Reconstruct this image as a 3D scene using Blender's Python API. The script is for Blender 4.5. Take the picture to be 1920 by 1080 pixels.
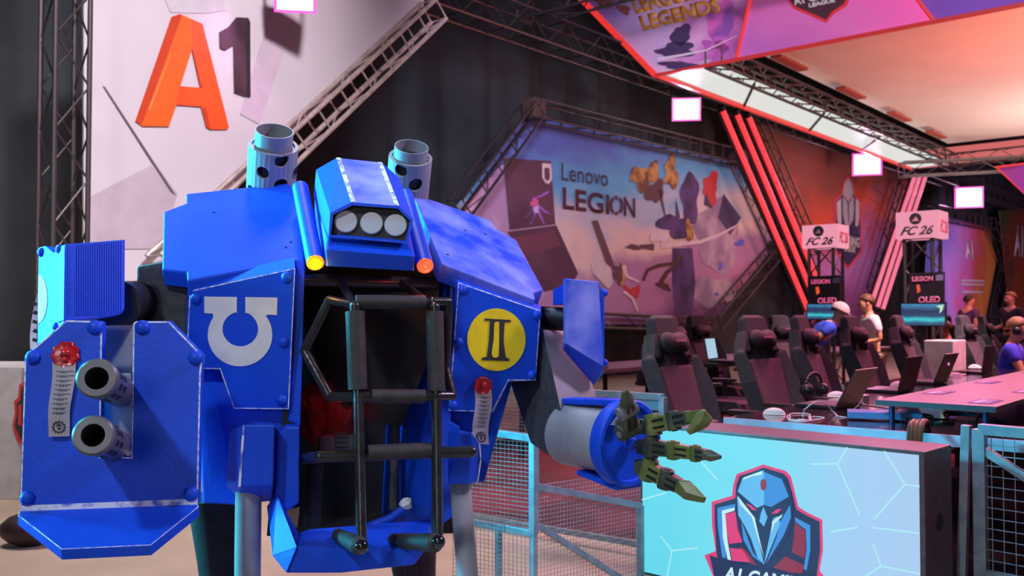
import bpy, bmesh, math, random
from mathutils import Vector as V, Matrix
random.seed(7)
for o in list(bpy.data.objects): bpy.data.objects.remove(o)
SC = bpy.context.scene; C = SC.collection
# ------------------------------------------------------------------ camera
F = 1750.0; CAMZ = 1.3; PITCH = math.atan(50/F)
cam = bpy.data.objects.new('camera', bpy.data.cameras.new('camera')); C.objects.link(cam)
cam.location = (0, 0, CAMZ); cam.rotation_euler = (math.pi/2+PITCH, 0, 0)
cam.data.sensor_width = 36; cam.data.lens = F/1920*36; cam.data.clip_end = 200
cam.data.dof.use_dof = True; cam.data.dof.focus_distance = 3.1; cam.data.dof.aperture_fstop = 4.5
SC.camera = cam
SC.view_settings.view_transform = 'Standard'; SC.view_settings.look = 'None'
SC.view_settings.gamma = 1; SC.view_settings.use_curve_mapping = False; SC.view_settings.exposure = 0.0
wd = bpy.data.worlds.new('world'); SC.world = wd; wd.use_nodes = True
wd.node_tree.nodes['Background'].inputs[0].default_value = (0.32, 0.27, 0.42, 1)
wd.node_tree.nodes['Background'].inputs[1].default_value = 0.16
# wall frame: the long wall recedes to the right
A = math.radians(40.4); DX, DY = math.sin(A), math.cos(A)
d = V((DX, DY, 0)); e = V((DY, -DX, 0))
def light(kind, loc, target, power, color, size=1.0, spot=60, blend=.6):
    l = bpy.data.lights.new('scene_light', kind); l.energy = power; l.color = color
    if kind == 'AREA': l.size = size
    elif kind == 'SPOT': l.spot_size = math.radians(spot); l.spot_blend = blend; l.shadow_soft_size = size
    else: l.shadow_soft_size = size
    o = bpy.data.objects.new('scene_light', l); C.objects.link(o); o.location = loc
    o.rotation_euler = (V(target)-V(loc)).to_track_quat('-Z', 'Y').to_euler(); return o
# booth lamps: cool white key from upper left, cyan side lamp, pink from the right; neutral fill added behind the camera
light('SPOT', (-2.5, -1.6, 5.4), (-.5, 3.2, 1.0), 740, (.86, .93, 1.0), .22, 36, .5)
light('SPOT', (-5.2, 3.45, 1.7), (-.9, 3.3, 1.15), 2200, (.06, .72, 1.0), .35, 34, .6)
light('SPOT', (-4.5, 4.7, 3.2), (-.6, 3.4, 1.6), 3300, (.04, .78, 1.0), .25, 34, .6)
light('SPOT', (3.2, 3.2, 4.4), (.1, 3.3, 1.4), 760, (.92, .66, 1.0), .35, 55, .7)
light('AREA', (-.9, -2.4, 2.0), (-.4, 3.6, 1.0), 32, (.92, .92, 1.0), 1.0)
light('SPOT', (-1.2, 5.2, 5.6), (0, 3.5, 1.9), 380, (.75, .72, 1.0), .4, 40, .7)
# wall wash: added off-view spots brightening banner, drape and posters
light('SPOT', (-4.2, 3.2, 5.6), (-7, 7.5, 3.2), 1300, (1.0, .90, .94), .8, 80, .8)
light('SPOT', (1.2, 2.6, 7.2), (-3.7, 8.3, 4.0), 3700, (1.0, .90, .95), .5, 52, .7)
light('SPOT', (0.5, 8.0, 5.2), (1.6, 17, 2.8), 1900, (.92, .80, 1.0), .8, 70, .8)
light('SPOT', (8.3, 14.2, 5.0), (9.0, 20.5, 2.6), 800, (1.0, .42, .40), .6, 80, .8)
light('SPOT', (8.2, 13.2, 3.6), (9.2, 20.0, 1.4), 260, (.65, .35, 1.0), .5, 60, .8)
light('SPOT', (15.5, 25, 4.0), (18.5, 31, 2.6), 3800, (1.0, .55, .95), .8, 80, .8)
# added off-view spots for desks, fence, floor, canopy front, boy and cabinet
light('SPOT', (4.2, 9.0, 5.3), (3.4, 7.0, .8), 1500, (1.0, .20, .42), .5, 85, .8)
light('SPOT', (8.6, 13.0, 5.3), (6.0, 11.0, .8), 1500, (1.0, .30, .42), .5, 90, .8)
light('SPOT', (-1.0, 4.6, 4.6), (1.6, 6.8, .9), 150, (.55, .75, 1.0), .4, 70, .8)
light('SPOT', (-1.5, 2.0, 4.4), (1.2, 4.5, .7), 300, (.20, .58, 1.0), .3, 50, .8)
light('SPOT', (1.0, 6.8, 5.2), (.4, 6.6, 0), 750, (1.0, .82, .62), .5, 62, .9)
light('SPOT', (-3.4, 5.2, 5.0), (-3.0, 6.2, 0), 800, (1.0, .86, .78), .5, 95, .9)
light('SPOT', (3.0, 5.0, 5.2), (5.2, 14.0, 6.3), 3000, (1.0, .80, .92), .3, 50, .8)
light('SPOT', (2.6, 6.2, 4.8), (2.5, 5.8, .85), 560, (1.0, .13, .42), .3, 60, .8)
light('SPOT', (5.2, 9.3, 5.3), (4.5, 10.8, .9), 2000, (1.0, .74, .74), .3, 45, .8)
light('SPOT', (7.2, 8.8, 4.6), (4.7, 10.2, .9), 1300, (1.0, .25, .42), .3, 45, .8)
# ------------------------------------------------------------------ helpers
def W(px, py, Y):
    cx = (px-960)/F; cy = (540-py)/F
    dy = math.cos(PITCH)-math.sin(PITCH)*cy; dz = math.sin(PITCH)+math.cos(PITCH)*cy
    t = Y/dy; return V((cx*t, Y, CAMZ+dz*t))
EYE = V((0, 0, CAMZ))
class Pl:
    def __init__(s, a, b=None, c=None, n=None):
        if n is None:
            a, b, c = [W(*q) if not isinstance(q, V) else q for q in (a, b, c)]
            n = (b-a).cross(c-a)
        s.p = a; s.n = n.normalized()
        if s.n.dot(EYE-s.p) < 0: s.n = -s.n
    def at(s, px, py, lift=0):
        r = W(px, py, 1)-EYE; p = s.p+s.n*lift
        return EYE+r*((p-EYE).dot(s.n)/r.dot(s.n))
def wallpl(D): return Pl(V((-DY*D, DX*D, 0)), n=e)
def mat(name, col, rough=.6, metal=0, emit=None, es=1.0, col2=None, scale=6.0, bump=0, bscale=40, lo=.4, hi=.6, stretch=None, coat=0, detail=4):
    m = bpy.data.materials.new(name); m.use_nodes = True; nt = m.node_tree; N = nt.nodes; L = nt.links
    b = N['Principled BSDF']; b.inputs['Base Color'].default_value = (*col, 1); b.inputs['Roughness'].default_value = rough
    b.inputs['Metallic'].default_value = metal; b.inputs['Coat Weight'].default_value = coat
    if 'blue' in name: b.inputs['Specular IOR Level'].default_value = .28
    if emit: b.inputs['Emission Color'].default_value = (*emit, 1); b.inputs['Emission Strength'].default_value = es
    tc = N.new('ShaderNodeTexCoord'); src = tc.outputs['Object']
    if stretch:
        mp = N.new('ShaderNodeMapping'); mp.inputs['Scale'].default_value = stretch; L.new(src, mp.inputs[0]); src = mp.outputs[0]
    if col2 is None: col2 = tuple(c*.8 for c in col); 
    nz = N.new('ShaderNodeTexNoise'); nz.inputs['Scale'].default_value = scale; nz.inputs['Detail'].default_value = detail; L.new(src, nz.inputs[0])
    cr = N.new('ShaderNodeValToRGB'); cr.color_ramp.elements[0].position = lo; cr.color_ramp.elements[1].position = hi
    cr.color_ramp.elements[0].color = (*col, 1); cr.color_ramp.elements[1].color = (*col2, 1)
    L.new(nz.outputs[0], cr.inputs[0]); L.new(cr.outputs[0], b.inputs['Base Color'])
    if bump:
        n2 = N.new('ShaderNodeTexNoise'); n2.inputs['Scale'].default_value = bscale; L.new(src, n2.inputs[0])
        bp = N.new('ShaderNodeBump'); bp.inputs['Strength'].default_value = bump; bp.inputs['Distance'].default_value = .004
        L.new(n2.outputs[0], bp.inputs['Height']); L.new(bp.outputs[0], b.inputs['Normal'])
    return m
def flat(name, col, rough=.7): return mat(name, col, rough, col2=tuple(c*.93 for c in col))
def glow(name, col, s): return mat(name, (.02, .02, .02), .4, emit=col, es=s)
def gradmat(name, p0, p1, stops, emit=0, rough=.75, noise=.0, nscale=1.0, nstretch=(1, 1, 1)):
    # printed artwork: colour runs between two world points (plus cloudy noise)
    m = bpy.data.materials.new(name); m.use_nodes = True; nt = m.node_tree; N = nt.nodes; L = nt.links; b = N['Principled BSDF']
    b.inputs['Roughness'].default_value = rough
    tc = N.new('ShaderNodeTexCoord'); dv = p1-p0; l2 = dv.length_squared
    sb = N.new('ShaderNodeVectorMath'); sb.operation = 'SUBTRACT'; L.new(tc.outputs['Object'], sb.inputs[0]); sb.inputs[1].default_value = p0
    dt = N.new('ShaderNodeVectorMath'); dt.operation = 'DOT_PRODUCT'; L.new(sb.outputs[0], dt.inputs[0]); dt.inputs[1].default_value = dv/l2
    out = dt.outputs['Value']
    if noise:
        mp = N.new('ShaderNodeMapping'); mp.inputs['Scale'].default_value = nstretch; L.new(tc.outputs['Object'], mp.inputs[0])
        nz = N.new('ShaderNodeTexNoise'); nz.inputs['Scale'].default_value = nscale; nz.inputs['Detail'].default_value = 6; nz.inputs['Distortion'].default_value = .6
        L.new(mp.outputs[0], nz.inputs[0])
        ma = N.new('ShaderNodeMath'); ma.operation = 'MULTIPLY_ADD'; L.new(nz.outputs[0], ma.inputs[0]); ma.inputs[1].default_value = noise; L.new(out, ma.inputs[2])
        m2 = N.new('ShaderNodeMath'); m2.operation = 'SUBTRACT'; L.new(ma.outputs[0], m2.inputs[0]); m2.inputs[1].default_value = noise/2; out = m2.outputs[0]
    cr = N.new('ShaderNodeValToRGB'); el = cr.color_ramp.elements
    while len(el) < len(stops): el.new(.5)
    for k, (p, c) in enumerate(stops): el[k].position = p; el[k].color = (*c, 1)
    L.new(out, cr.inputs[0])
    if emit:
        b.inputs['Base Color'].default_value = (.01, .01, .01, 1); L.new(cr.outputs[0], b.inputs['Emission Color']); b.inputs['Emission Strength'].default_value = emit
    else: L.new(cr.outputs[0], b.inputs['Base Color'])
    return m
def BM(): return bmesh.new()
def mk(name, bm, m, parent=None, smooth=False, bevel=0, recalc=True):
    if recalc: bmesh.ops.recalc_face_normals(bm, faces=bm.faces)
    me = bpy.data.meshes.new(name); bm.to_mesh(me); bm.free()
    for x in (m if isinstance(m, (list, tuple)) else [m]): me.materials.append(x)
    if smooth:
        me.polygons.foreach_set('use_smooth', [True]*len(me.polygons)); me.set_sharp_from_angle(angle=math.radians(38))
    o = bpy.data.objects.new(name, me); C.objects.link(o)
    if bevel:
        bv = o.modifiers.new('bevel', 'BEVEL'); bv.width = bevel; bv.segments = 2; bv.limit_method = 'ANGLE'
    if parent: setp(o, parent)
    return o
def setp(o, parent):
    o.parent = parent
    if parent.type == 'EMPTY': o.matrix_parent_inverse = Matrix.LocRotScale(parent.location, parent.rotation_euler, None).inverted()
def tag(o, label, cat, group=None, kind=None):
    o['label'] = label; o['category'] = cat
    if group: o['group'] = group
    if kind: o['kind'] = kind
    return o
def struct(o): o['kind'] = 'structure'; return o
def thing(name, label, cat, loc=(0, 0, 0), group=None, rz=0):
    o = bpy.data.objects.new(name, None); C.objects.link(o); o.location = loc; o.rotation_euler = (0, 0, rz); o.empty_display_size = .1
    return tag(o, label, cat, group)
def copy_tree(o, parent=None):
    c = o.copy(); C.objects.link(c)
    if parent: c.parent = parent
    for ch in o.children: copy_tree(ch, c)
    return c
def dup(o, loc, rz, label):
    c = copy_tree(o); c.location = loc; c.rotation_euler = (0, 0, rz); c['label'] = label; return c
def prism(bm, front, back, mi=0, wear=0, wi=1):
    f = [bm.verts.new(p) for p in front]; b = [bm.verts.new(p) for p in back]; n = len(f)
    ff = bm.faces.new(f); ff.material_index = mi
    bb = bm.faces.new(b[::-1]); bb.material_index = mi
    for i in range(n):
        q = bm.faces.new((f[i], b[i], b[(i+1) % n], f[(i+1) % n])); q.material_index = mi
    if wear:
        ff.normal_update(); r = bmesh.ops.inset_region(bm, faces=[ff], thickness=wear, depth=0)
        for q in r['faces']: q.material_index = wi
def ext(bm, pts, off, mi=0, wear=0): off = V(off); prism(bm, pts, [p+off for p in pts], mi, wear)
def hull(bm, pts, mi=0):
    vs = [bm.verts.new(p) for p in pts]; r = bmesh.ops.convex_hull(bm, input=vs)
    for g in r['geom']:
        if isinstance(g, bmesh.types.BMFace): g.material_index = mi
    bmesh.ops.delete(bm, geom=[v for v in vs if v.is_valid and not v.link_faces], context='VERTS')
def hullp(bm, pts, mi=0): hull(bm, [W(*p) for p in pts], mi)
def frame(ax):
    ax = ax.normalized(); u = ax.cross(V((0, 0, 1)))
    if u.length < 1e-3: u = V((1, 0, 0))
    u.normalize(); return u, ax.cross(u).normalized(), ax
def lathe(bm, a, ax, prof, seg=32, mi=0, close=True, wob=None):
    # prof: list of (distance along axis, radius)
    u, v, w = frame(ax); rings = []
    for (t, r) in prof:
        rings.append([bm.verts.new(a+w*t+(u*math.cos(k*2*math.pi/seg)+v*math.sin(k*2*math.pi/seg))*(r*(wob(k) if wob else 1))) for k in range(seg)])
    for i in range(len(rings)-1):
        for k in range(seg):
            q = bm.faces.new((rings[i][k], rings[i][(k+1) % seg], rings[i+1][(k+1) % seg], rings[i+1][k])); q.material_index = mi
    if close:
        bm.faces.new(rings[0][::-1]).material_index = mi; bm.faces.new(rings[-1]).material_index = mi
def cyl(bm, a, b, r, r2=None, seg=14, mi=0):
    lathe(bm, a, b-a, [(0, r), ((b-a).length, r if r2 is None else r2)], seg, mi)
def ball(bm, c, r, seg=12, sc=(1, 1, 1), mi=0):
    q = bmesh.ops.create_uvsphere(bm, u_segments=seg, v_segments=max(6, seg//2), radius=r)
    for v_ in q['verts']:
        v_.co = V((v_.co.x*sc[0], v_.co.y*sc[1], v_.co.z*sc[2]))+V(c)
        for f_ in v_.link_faces: f_.material_index = mi
def tube(bm, pts, r, seg=12, mi=0, ends=True):
    for i in range(len(pts)-1): cyl(bm, pts[i], pts[i+1], r, seg=seg, mi=mi)
    for p in (pts if ends else pts[1:-1]): ball(bm, p, r*1.0, seg, mi=mi)
def box(bm, c, s, X=V((1, 0, 0)), Z=V((0, 0, 1)), mi=0):
    X = V(X).normalized(); Z = V(Z).normalized(); Yv = Z.cross(X).normalized(); c = V(c)
    hull(bm, [c+X*s[0]/2*i+Yv*s[1]/2*j+Z*s[2]/2*k for i in (-1, 1) for j in (-1, 1) for k in (-1, 1)], mi)
def seg_box(bm, a, b, w, h, side, mi=0, taper=1):
    ax = (b-a).normalized(); s = V(side)-ax*V(side).dot(ax); s.normalize(); t = ax.cross(s)
    hull(bm, [a+s*w/2*i+t*h/2*j for i in (-1, 1) for j in (-1, 1)]+[b+s*w*taper/2*i+t*h*taper/2*j for i in (-1, 1) for j in (-1, 1)], mi)
DG = lambda: bpy.context.evaluated_depsgraph_get()
def baked(o, name, m, parent=None, smooth=True):
    DG().update(); me = bpy.data.meshes.new_from_object(o.evaluated_get(DG())); bpy.data.objects.remove(o)
    me.materials.clear()
    for x in (m if isinstance(m, (list, tuple)) else [m]): me.materials.append(x)
    if smooth: me.polygons.foreach_set('use_smooth', [True]*len(me.polygons)); me.set_sharp_from_angle(angle=math.radians(40))
    r = bpy.data.objects.new(name, me); C.objects.link(r); r.name = name
    if parent: setp(r, parent)
    return r
def cut(o, bmc):
    c = mk('cutter', bmc, []); mo = o.modifiers.new('b', 'BOOLEAN'); mo.object = c; mo.operation = 'DIFFERENCE'; mo.solver = 'EXACT'
    ms = list(o.data.materials); nm = o.name; par = o.parent; inv = o.matrix_parent_inverse.copy(); DG().update()
    me = bpy.data.meshes.new_from_object(o.evaluated_get(DG())); o.modifiers.clear(); o.data = me
    me.materials.clear()
    for x in ms: me.materials.append(x)
    bpy.data.objects.remove(c)
    me.polygons.foreach_set('use_smooth', [True]*len(me.polygons)); me.set_sharp_from_angle(angle=math.radians(35)); return o
def decal(bm, pl, pts, lift=.003, thick=.0025, mi=0):
    f = [pl.at(x, y, lift) for x, y in pts]; ext(bm, f, -pl.n*thick, mi)
def disc_pts(cx, cy, rx, ry=None, n=40, a0=0, a1=360):
    ry = ry or rx; return [(cx+rx*math.cos(math.radians(a0+(a1-a0)*k/n)), cy+ry*math.sin(math.radians(a0+(a1-a0)*k/n))) for k in range(n if a1-a0 == 360 else n+1)]
def text_quad(name, s, quad, m, parent=None, thick=.004, bold=.0, italic=0):
    # quad: world points lower-left, lower-right, upper-right, upper-left
    cu = bpy.data.curves.new('t', 'FONT'); cu.body = s; cu.offset = bold; cu.shear = italic; cu.resolution_u = 4
    o = bpy.data.objects.new('t', cu); C.objects.link(o); DG().update()
    me = bpy.data.meshes.new_from_object(o.evaluated_get(DG())); bpy.data.objects.remove(o)
    bm = BM(); bm.from_mesh(me); bpy.data.meshes.remove(me)
    xs = [v.co.x for v in bm.verts]; ys = [v.co.y for v in bm.verts]; x0, x1, y0, y1 = min(xs), max(xs), min(ys), max(ys)
    a, b, c, g = quad; n = (b-a).cross(g-a).normalized()
    if n.dot(EYE-a) < 0: n = -n
    for v in bm.verts:
        u = (v.co.x-x0)/(x1-x0); w = (v.co.y-y0)/(y1-y0)
        v.co = (a*(1-u)+b*u)*(1-w)+(g*(1-u)+c*u)*w
    if thick:
        r = bmesh.ops.extrude_face_region(bm, geom=list(bm.faces))
        bmesh.ops.translate(bm, verts=[x for x in r['geom'] if isinstance(x, bmesh.types.BMVert)], vec=n*thick)
    return mk(name, bm, m, parent)
def tq(name, s, pl, quad, m, parent=None, lift=.004, thick=.003, **k):
    return text_quad(name, s, [pl.at(x, y, lift) for x, y in quad], m, parent, thick, **k)
# ------------------------------------------------------------------ materials
BLUE = (.003, .060, .60)
Mblue = mat('blue_paint', BLUE, .5, col2=(.005, .07, .66), scale=5, bump=.25, bscale=60)
Mblue_scuff = mat('scuffed_blue_paint', BLUE, .5, col2=(.24, .30, .80), scale=6, detail=8, lo=.36, hi=.72, bump=.25, bscale=50)
Mwear = mat('worn_white_edge', (.10, .18, .66), .6, col2=(.70, .76, .86), scale=60, lo=.34, hi=.56, detail=6)
Mwear2 = mat('dry_brushed_white', (.06, .14, .62), .6, col2=(.66, .70, .88), scale=28, lo=.36, hi=.52, detail=8)
Mgrey = mat('grey_paint', (.16, .175, .19), .5, col2=(.2, .21, .23), scale=8, bump=.2, bscale=60)
Mpipe = mat('grey_pipe', (.28, .30, .33), .42, col2=(.22, .23, .26), scale=6)
Mgun = mat('gunmetal_plastic', (.09, .10, .115), .35, col2=(.12, .13, .14), scale=10)
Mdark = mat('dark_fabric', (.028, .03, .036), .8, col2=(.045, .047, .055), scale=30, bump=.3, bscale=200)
Mblack = mat('black_paint', (.008, .008, .01), .5)
Mfoam = mat('black_foam', (.022, .021, .022), .62, col2=(.033, .031, .033), scale=25, bump=.3, bscale=150)
Mcage = mat('black_taped_pipe', (.013, .013, .014), .3, col2=(.022, .022, .023), scale=20, bump=.3, bscale=40)
Mwhite = mat('white_paint', (.72, .73, .72), .6, col2=(.64, .66, .68), scale=12, bump=.2, bscale=60)
Mlens = mat('frosted_lens', (.55, .56, .62), .35, col2=(.50, .51, .58), scale=5)
Myellow = mat('yellow_paint', (.85, .68, .01), .55, col2=(.78, .6, .01), scale=14, bump=.2)
Mpaper = mat('paper', (.72, .68, .68), .7, col2=(.66, .6, .62), scale=8)
Mink = flat('ink', (.03, .028, .03))
Mwax = mat('red_wax', (.55, .008, .01), .3, col2=(.42, .006, .01), scale=20, coat=.3)
Mgreen = mat('olive_plastic', (.10, .14, .03), .35, col2=(.16, .19, .06), scale=18)
Mgreen2 = mat('dark_olive_plastic', (.035, .05, .035), .4, col2=(.07, .09, .05), scale=18)
Mamber = mat('amber_lens', (.9, .35, .01), .15, emit=(1, .38, .0), es=.5, col2=(.9, .5, .02), scale=60)
Mred_lens = mat('red_lens', (.9, .08, .03), .2, emit=(1, .10, .03), es=1.2)
Mtruss = mat('truss_metal', (.075, .065, .07), .35, metal=.6, col2=(.08, .07, .075), scale=9)
Mtruss_al = mat('aluminium_truss', (.55, .45, .42), .4, metal=.3, col2=(.4, .33, .32), scale=9)
Mrail = mat('galvanised_rail', (.30, .36, .42), .4, metal=.4, col2=(.22, .27, .33), scale=14)
Mchair = mat('chair_fabric', (.030, .032, .042), .9, col2=(.045, .045, .055), scale=60, bump=.3, bscale=300)
Mchair2 = mat('chair_centre_fabric', (.085, .055, .07), .9, col2=(.065, .042, .055), scale=60)
Mpillow = mat('black_velour', (.015, .014, .018), .75)
Mplast = mat('black_plastic', (.018, .017, .02), .35)
Mskin = mat('skin', (.62, .30, .18), .5, col2=(.56, .26, .15), scale=12)
Mhair = mat('brown_hair', (.12, .05, .025), .6, col2=(.2, .09, .05), scale=40, stretch=(1, 1, .2))
# ------------------------------------------------------------------ setting
bm = BM(); ext(bm, [V((-25, -3, 0)), V((60, -3, 0)), V((60, 70, 0)), V((-25, 70, 0))], (0, 0, -.1))
struct(mk('floor', bm, mat('concrete_floor', (.48, .41, .32), .55, col2=(.34, .29, .22), scale=1.3, lo=.35, hi=.7, bump=.1, detail=8)))
def drape(name, a, dirv, n, length, h, m, z0=0, amp=.07, step=.12):
    bm = BM(); cols = []; x = 0; k = 0
    while x <= length:
        off = amp*math.sin(x*5.1+.8*math.sin(x*1.3))+.4*amp*math.sin(x*11+1)
        p = a+dirv*x+n*off; cols.append((bm.verts.new(p+V((0, 0, z0))), bm.verts.new(p+V((0, 0, h))))); x += step
    for i in range(len(cols)-1): bm.faces.new((cols[i][0], cols[i+1][0], cols[i+1][1], cols[i][1]))
    o = mk(name, bm, m, smooth=True, recalc=False); return o
Mdrape = mat('black_drape', (.045, .055, .066), .9, col2=(.026, .03, .038), scale=.8, bump=.2, bscale=60)
base = V((-DY*11.2, DX*11.2, 0))
struct(drape('wall_back', base-d*14, d, e, 70, 8.2, Mdrape))
struct(drape('wall_left', V((-9.5, -2, 0)), V((0, 1, 0)), V((1, 0, 0)), 6.5, 8.2, mat('dark_side_drape', (.016, .014, .022), .9)))
bm = BM(); ext(bm, [V((-25, -3, 8.2)), V((60, -3, 8.2)), V((60, 70, 8.2)), V((-25, 70, 8.2))], (0, 0, .1))
struct(mk('ceiling', bm, mat('dark_ceiling', (.012, .008, .012), .9)))
# ------------------------------------------------------------------ trusses
TRG = 'black lighting trusses of the booth'
def truss(name, a, b, w, label, m=None, h=None, pitch=None, n=V((0, 0, 1)), r=.024, rb=.010, kids=True, group=None, kind='zig', cat='truss'):
    # square truss between a and b; n: direction of one side
    m = m or Mtruss; h = h or w; ax = (b-a); Ln = ax.length; ax = ax.normalized(); s = (V(n)-ax*V(n).dot(ax)).normalized(); t = ax.cross(s)
    root = thing(name, label, cat, (a+b)/2, group); cn = [s*h/2*i+t*w/2*j for i, j in ((-1, -1), (1, -1), (1, 1), (-1, 1))]
    for c in cn:
        bm = BM(); cyl(bm, a+c, b+c, r, seg=8); mk('chord', bm, m, root, smooth=True)
    bm = BM(); k = max(2, round(Ln/(pitch or w*.9)))
    for f in range(4):
        c0, c1 = cn[f], cn[(f+1) % 4]
        lad = (kind == 'ladder' and f % 2 == 1)
        for i in range(k+1):
            p = a+ax*Ln*i/k
            if lad or i in (0, k): cyl(bm, p+c0, p+c1, rb*1.2, seg=6)
            if not lad and i < k:
                q = a+ax*Ln*(i+1)/k; cyl(bm, (p+c0) if i % 2 else (p+c1), (q+c1) if i % 2 else (q+c0), rb, seg=6)
    mk('bracing', bm, m, root, smooth=True); return root
P84, P9, P95, P10 = wallpl(8.4), wallpl(9.0), wallpl(9.6), wallpl(10.2)
Z = V((0, 0, 1))
a = P84.at(112, 850); a.z = 0; b = a+Z*7.5
truss('vertical_truss', a, b, .30, 'tall dark vertical truss standing left of the white banner', n=e, pitch=.42)
truss('diagonal_truss', P84.at(808, 22)+e*.05, P84.at(300, 500)+e*.05, .27, 'bare metal diagonal truss edging the white banner on its right', Mtruss_al, n=e, kind='ladder', pitch=.42, r=.028)
truss('horizontal_truss', wallpl(9.4).at(640, -75), wallpl(9.4).at(1915, 385), .45, 'long dark truss running along the top of the drape', n=Z, pitch=.5, kind='ladder')
truss('horizontal_truss', wallpl(9.4).at(985, 30)+Z*.1, wallpl(9.4).at(985, 30)+e*6+Z*.1, .4, 'short dark truss running from the drape top towards the viewer under the ceiling', n=Z, pitch=.45)
# hexagon frame of the gaming poster
hx = [(858, 395), (1000, 205), (1384, 296), (1459, 465), (1338, 607)]
hp = [P95.at(*q) for q in hx]
hp.insert(0, hp[0]+(hp[0]-hp[1])*((hp[0].z-hp[3].z)/(hp[1].z-hp[0].z)))
labs = ['dark diagonal truss up the left side of the hexagon poster frame', 'dark ladder truss along the top of the hexagon poster frame', 'dark truss down the upper right side of the hexagon poster', 'dark truss down the lower right side of the hexagon poster']
for i, (p, q) in enumerate(((hp[0], hp[2]), (hp[2], hp[3]), (hp[3], hp[4]), (hp[4], hp[5]))):
    truss('frame_truss', p, q, .30, labs[i], n=e, kind='ladder', pitch=.48, group=None)
truss('frame_truss', P95.at(1345, 610), P95.at(1100, 600), .25, 'low dark truss along the bottom of the hexagon poster', n=Z, pitch=.5)
bm = BM(); box(bm, hp[2], (.3, .3, .34), d); box(bm, hp[3], (.34, .34, .34), d); box(bm, hp[4], (.34, .34, .34), d)
tag(mk('truss_corner_blocks', bm, mat('corner_block', (.07, .045, .04), .5), bevel=.02), 'brown corner blocks joining the hexagon frame trusses', 'truss corner', kind='stuff')
# ------------------------------------------------------------------ white banner with the orange letter
LBP = wallpl(8.62)
bq = [(157, -60), (795, -60), (795, 10), (433, 352), (330, 452), (300, 700), (157, 700)]
Mban = mat('white_banner_fabric', (.70, .64, .70), .75, col2=(.60, .53, .60), scale=.7, lo=.35, hi=.75, bump=.6, bscale=2.2, detail=2)
bm = BM(); ext(bm, [LBP.at(*q) for q in bq], -e*.03); ban = tag(mk('fabric_banner', bm, Mban), 'large white fabric banner with a big orange A and dark 1', 'banner')
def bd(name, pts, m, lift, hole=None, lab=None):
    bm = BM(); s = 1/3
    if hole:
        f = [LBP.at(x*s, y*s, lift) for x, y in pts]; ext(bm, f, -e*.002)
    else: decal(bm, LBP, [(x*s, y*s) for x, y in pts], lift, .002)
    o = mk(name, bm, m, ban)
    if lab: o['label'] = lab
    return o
Mor, Mor2, Mor3 = flat('orange_print', (.86, .13, .012), .5), flat('deep_orange_print', (.62, .05, .008), .5), flat('bright_orange_print', (.95, .24, .06), .5)
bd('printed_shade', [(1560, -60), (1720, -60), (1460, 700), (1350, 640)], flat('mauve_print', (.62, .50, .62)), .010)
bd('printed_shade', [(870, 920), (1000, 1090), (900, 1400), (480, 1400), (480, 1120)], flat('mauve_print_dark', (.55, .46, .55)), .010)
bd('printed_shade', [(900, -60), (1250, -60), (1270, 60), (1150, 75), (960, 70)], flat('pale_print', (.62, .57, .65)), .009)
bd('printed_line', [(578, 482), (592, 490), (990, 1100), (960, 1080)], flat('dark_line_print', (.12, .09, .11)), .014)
# letter A: face in two legs, crossbar, side facet
bd('printed_letter', [(965, 95), (1012, 78), (1085, 110), (1080, 278), (1015, 485), (995, 588), (950, 712), (800, 710), (762, 680)], Mor, .020, lab='orange left leg of the printed A')
bd('printed_letter', [(1080, 108), (1140, 135), (1288, 715), (1275, 728), (1185, 728), (1160, 705), (1130, 600), (995, 590), (1010, 484), (1130, 493), (1080, 278)], mat('red_orange_print', (.90, .07, .01), .5, col2=(.85, .10, .015), scale=2), .021, lab='red-orange right leg and bar of the printed A')
bd('printed_facet', [(965, 95), (1012, 78), (1022, 92), (798, 700), (762, 680)], Mor2, .024)
bd('printed_highlight', [(958, 300), (966, 300), (846, 620), (832, 620)], Mor3, .026)
bd('printed_facet', [(1080, 278), (1092, 295), (1140, 497), (1128, 493)], Mor2, .026)
bd('printed_facet', [(1135, 603), (1160, 608), (1185, 728), (1160, 712)], Mor2, .026)
bd('printed_numeral', [(1235, 180), (1285, 152), (1330, 97), (1395, 100), (1385, 130), (1388, 545), (1318, 522), (1313, 255), (1265, 283), (1238, 270)], mat('plum_print', (.10, .045, .07), .5, col2=(.05, .02, .035), scale=1.5), .02, lab='dark plum numeral 1')
bd('printed_facet', [(1395, 98), (1408, 125), (1410, 545), (1395, 548), (1387, 540), (1384, 130)], flat('black_print', (.02, .015, .02)), .022)
# ------------------------------------------------------------------ gaming poster (hexagon)
LP = wallpl(9.85)
pq = [(640, 720), (985, 215), (1378, 302), (1452, 462), (1335, 606), (900, 612)]
g0, g1 = LP.at(1200, 270), LP.at(1230, 600)
Mpost = gradmat('poster_print', g0, g1, [(0, (.10, .16, .52)), (.22, (.12, .42, .72)), (.42, (.62, .55, .62)), (.52, (.75, .60, .55)), (.66, (.40, .24, .42)), (.85, (.45, .22, .42)), (1, (.16, .08, .22))], noise=.55, nscale=.55, nstretch=(1, 1, 2.6))
bm = BM(); TLp, ULp = LP.at(985, 215), LP.at(850, 397); zc, zb = LP.at(1452, 462).z, LP.at(1335, 606).z
LC = TLp+(ULp-TLp)*((TLp.z-zc)/(TLp.z-ULp.z)); BLp = TLp.copy(); BLp = LC+(TLp-LC)*.75; BLp.z = zb
ext(bm, [LC]+[LP.at(*q) for q in pq[1:5]]+[BLp], -e*.03); post = tag(mk('hexagon_poster', bm, Mpost), 'big hexagonal poster with printed laptops and a cloudy purple blue sky', 'poster')
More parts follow.
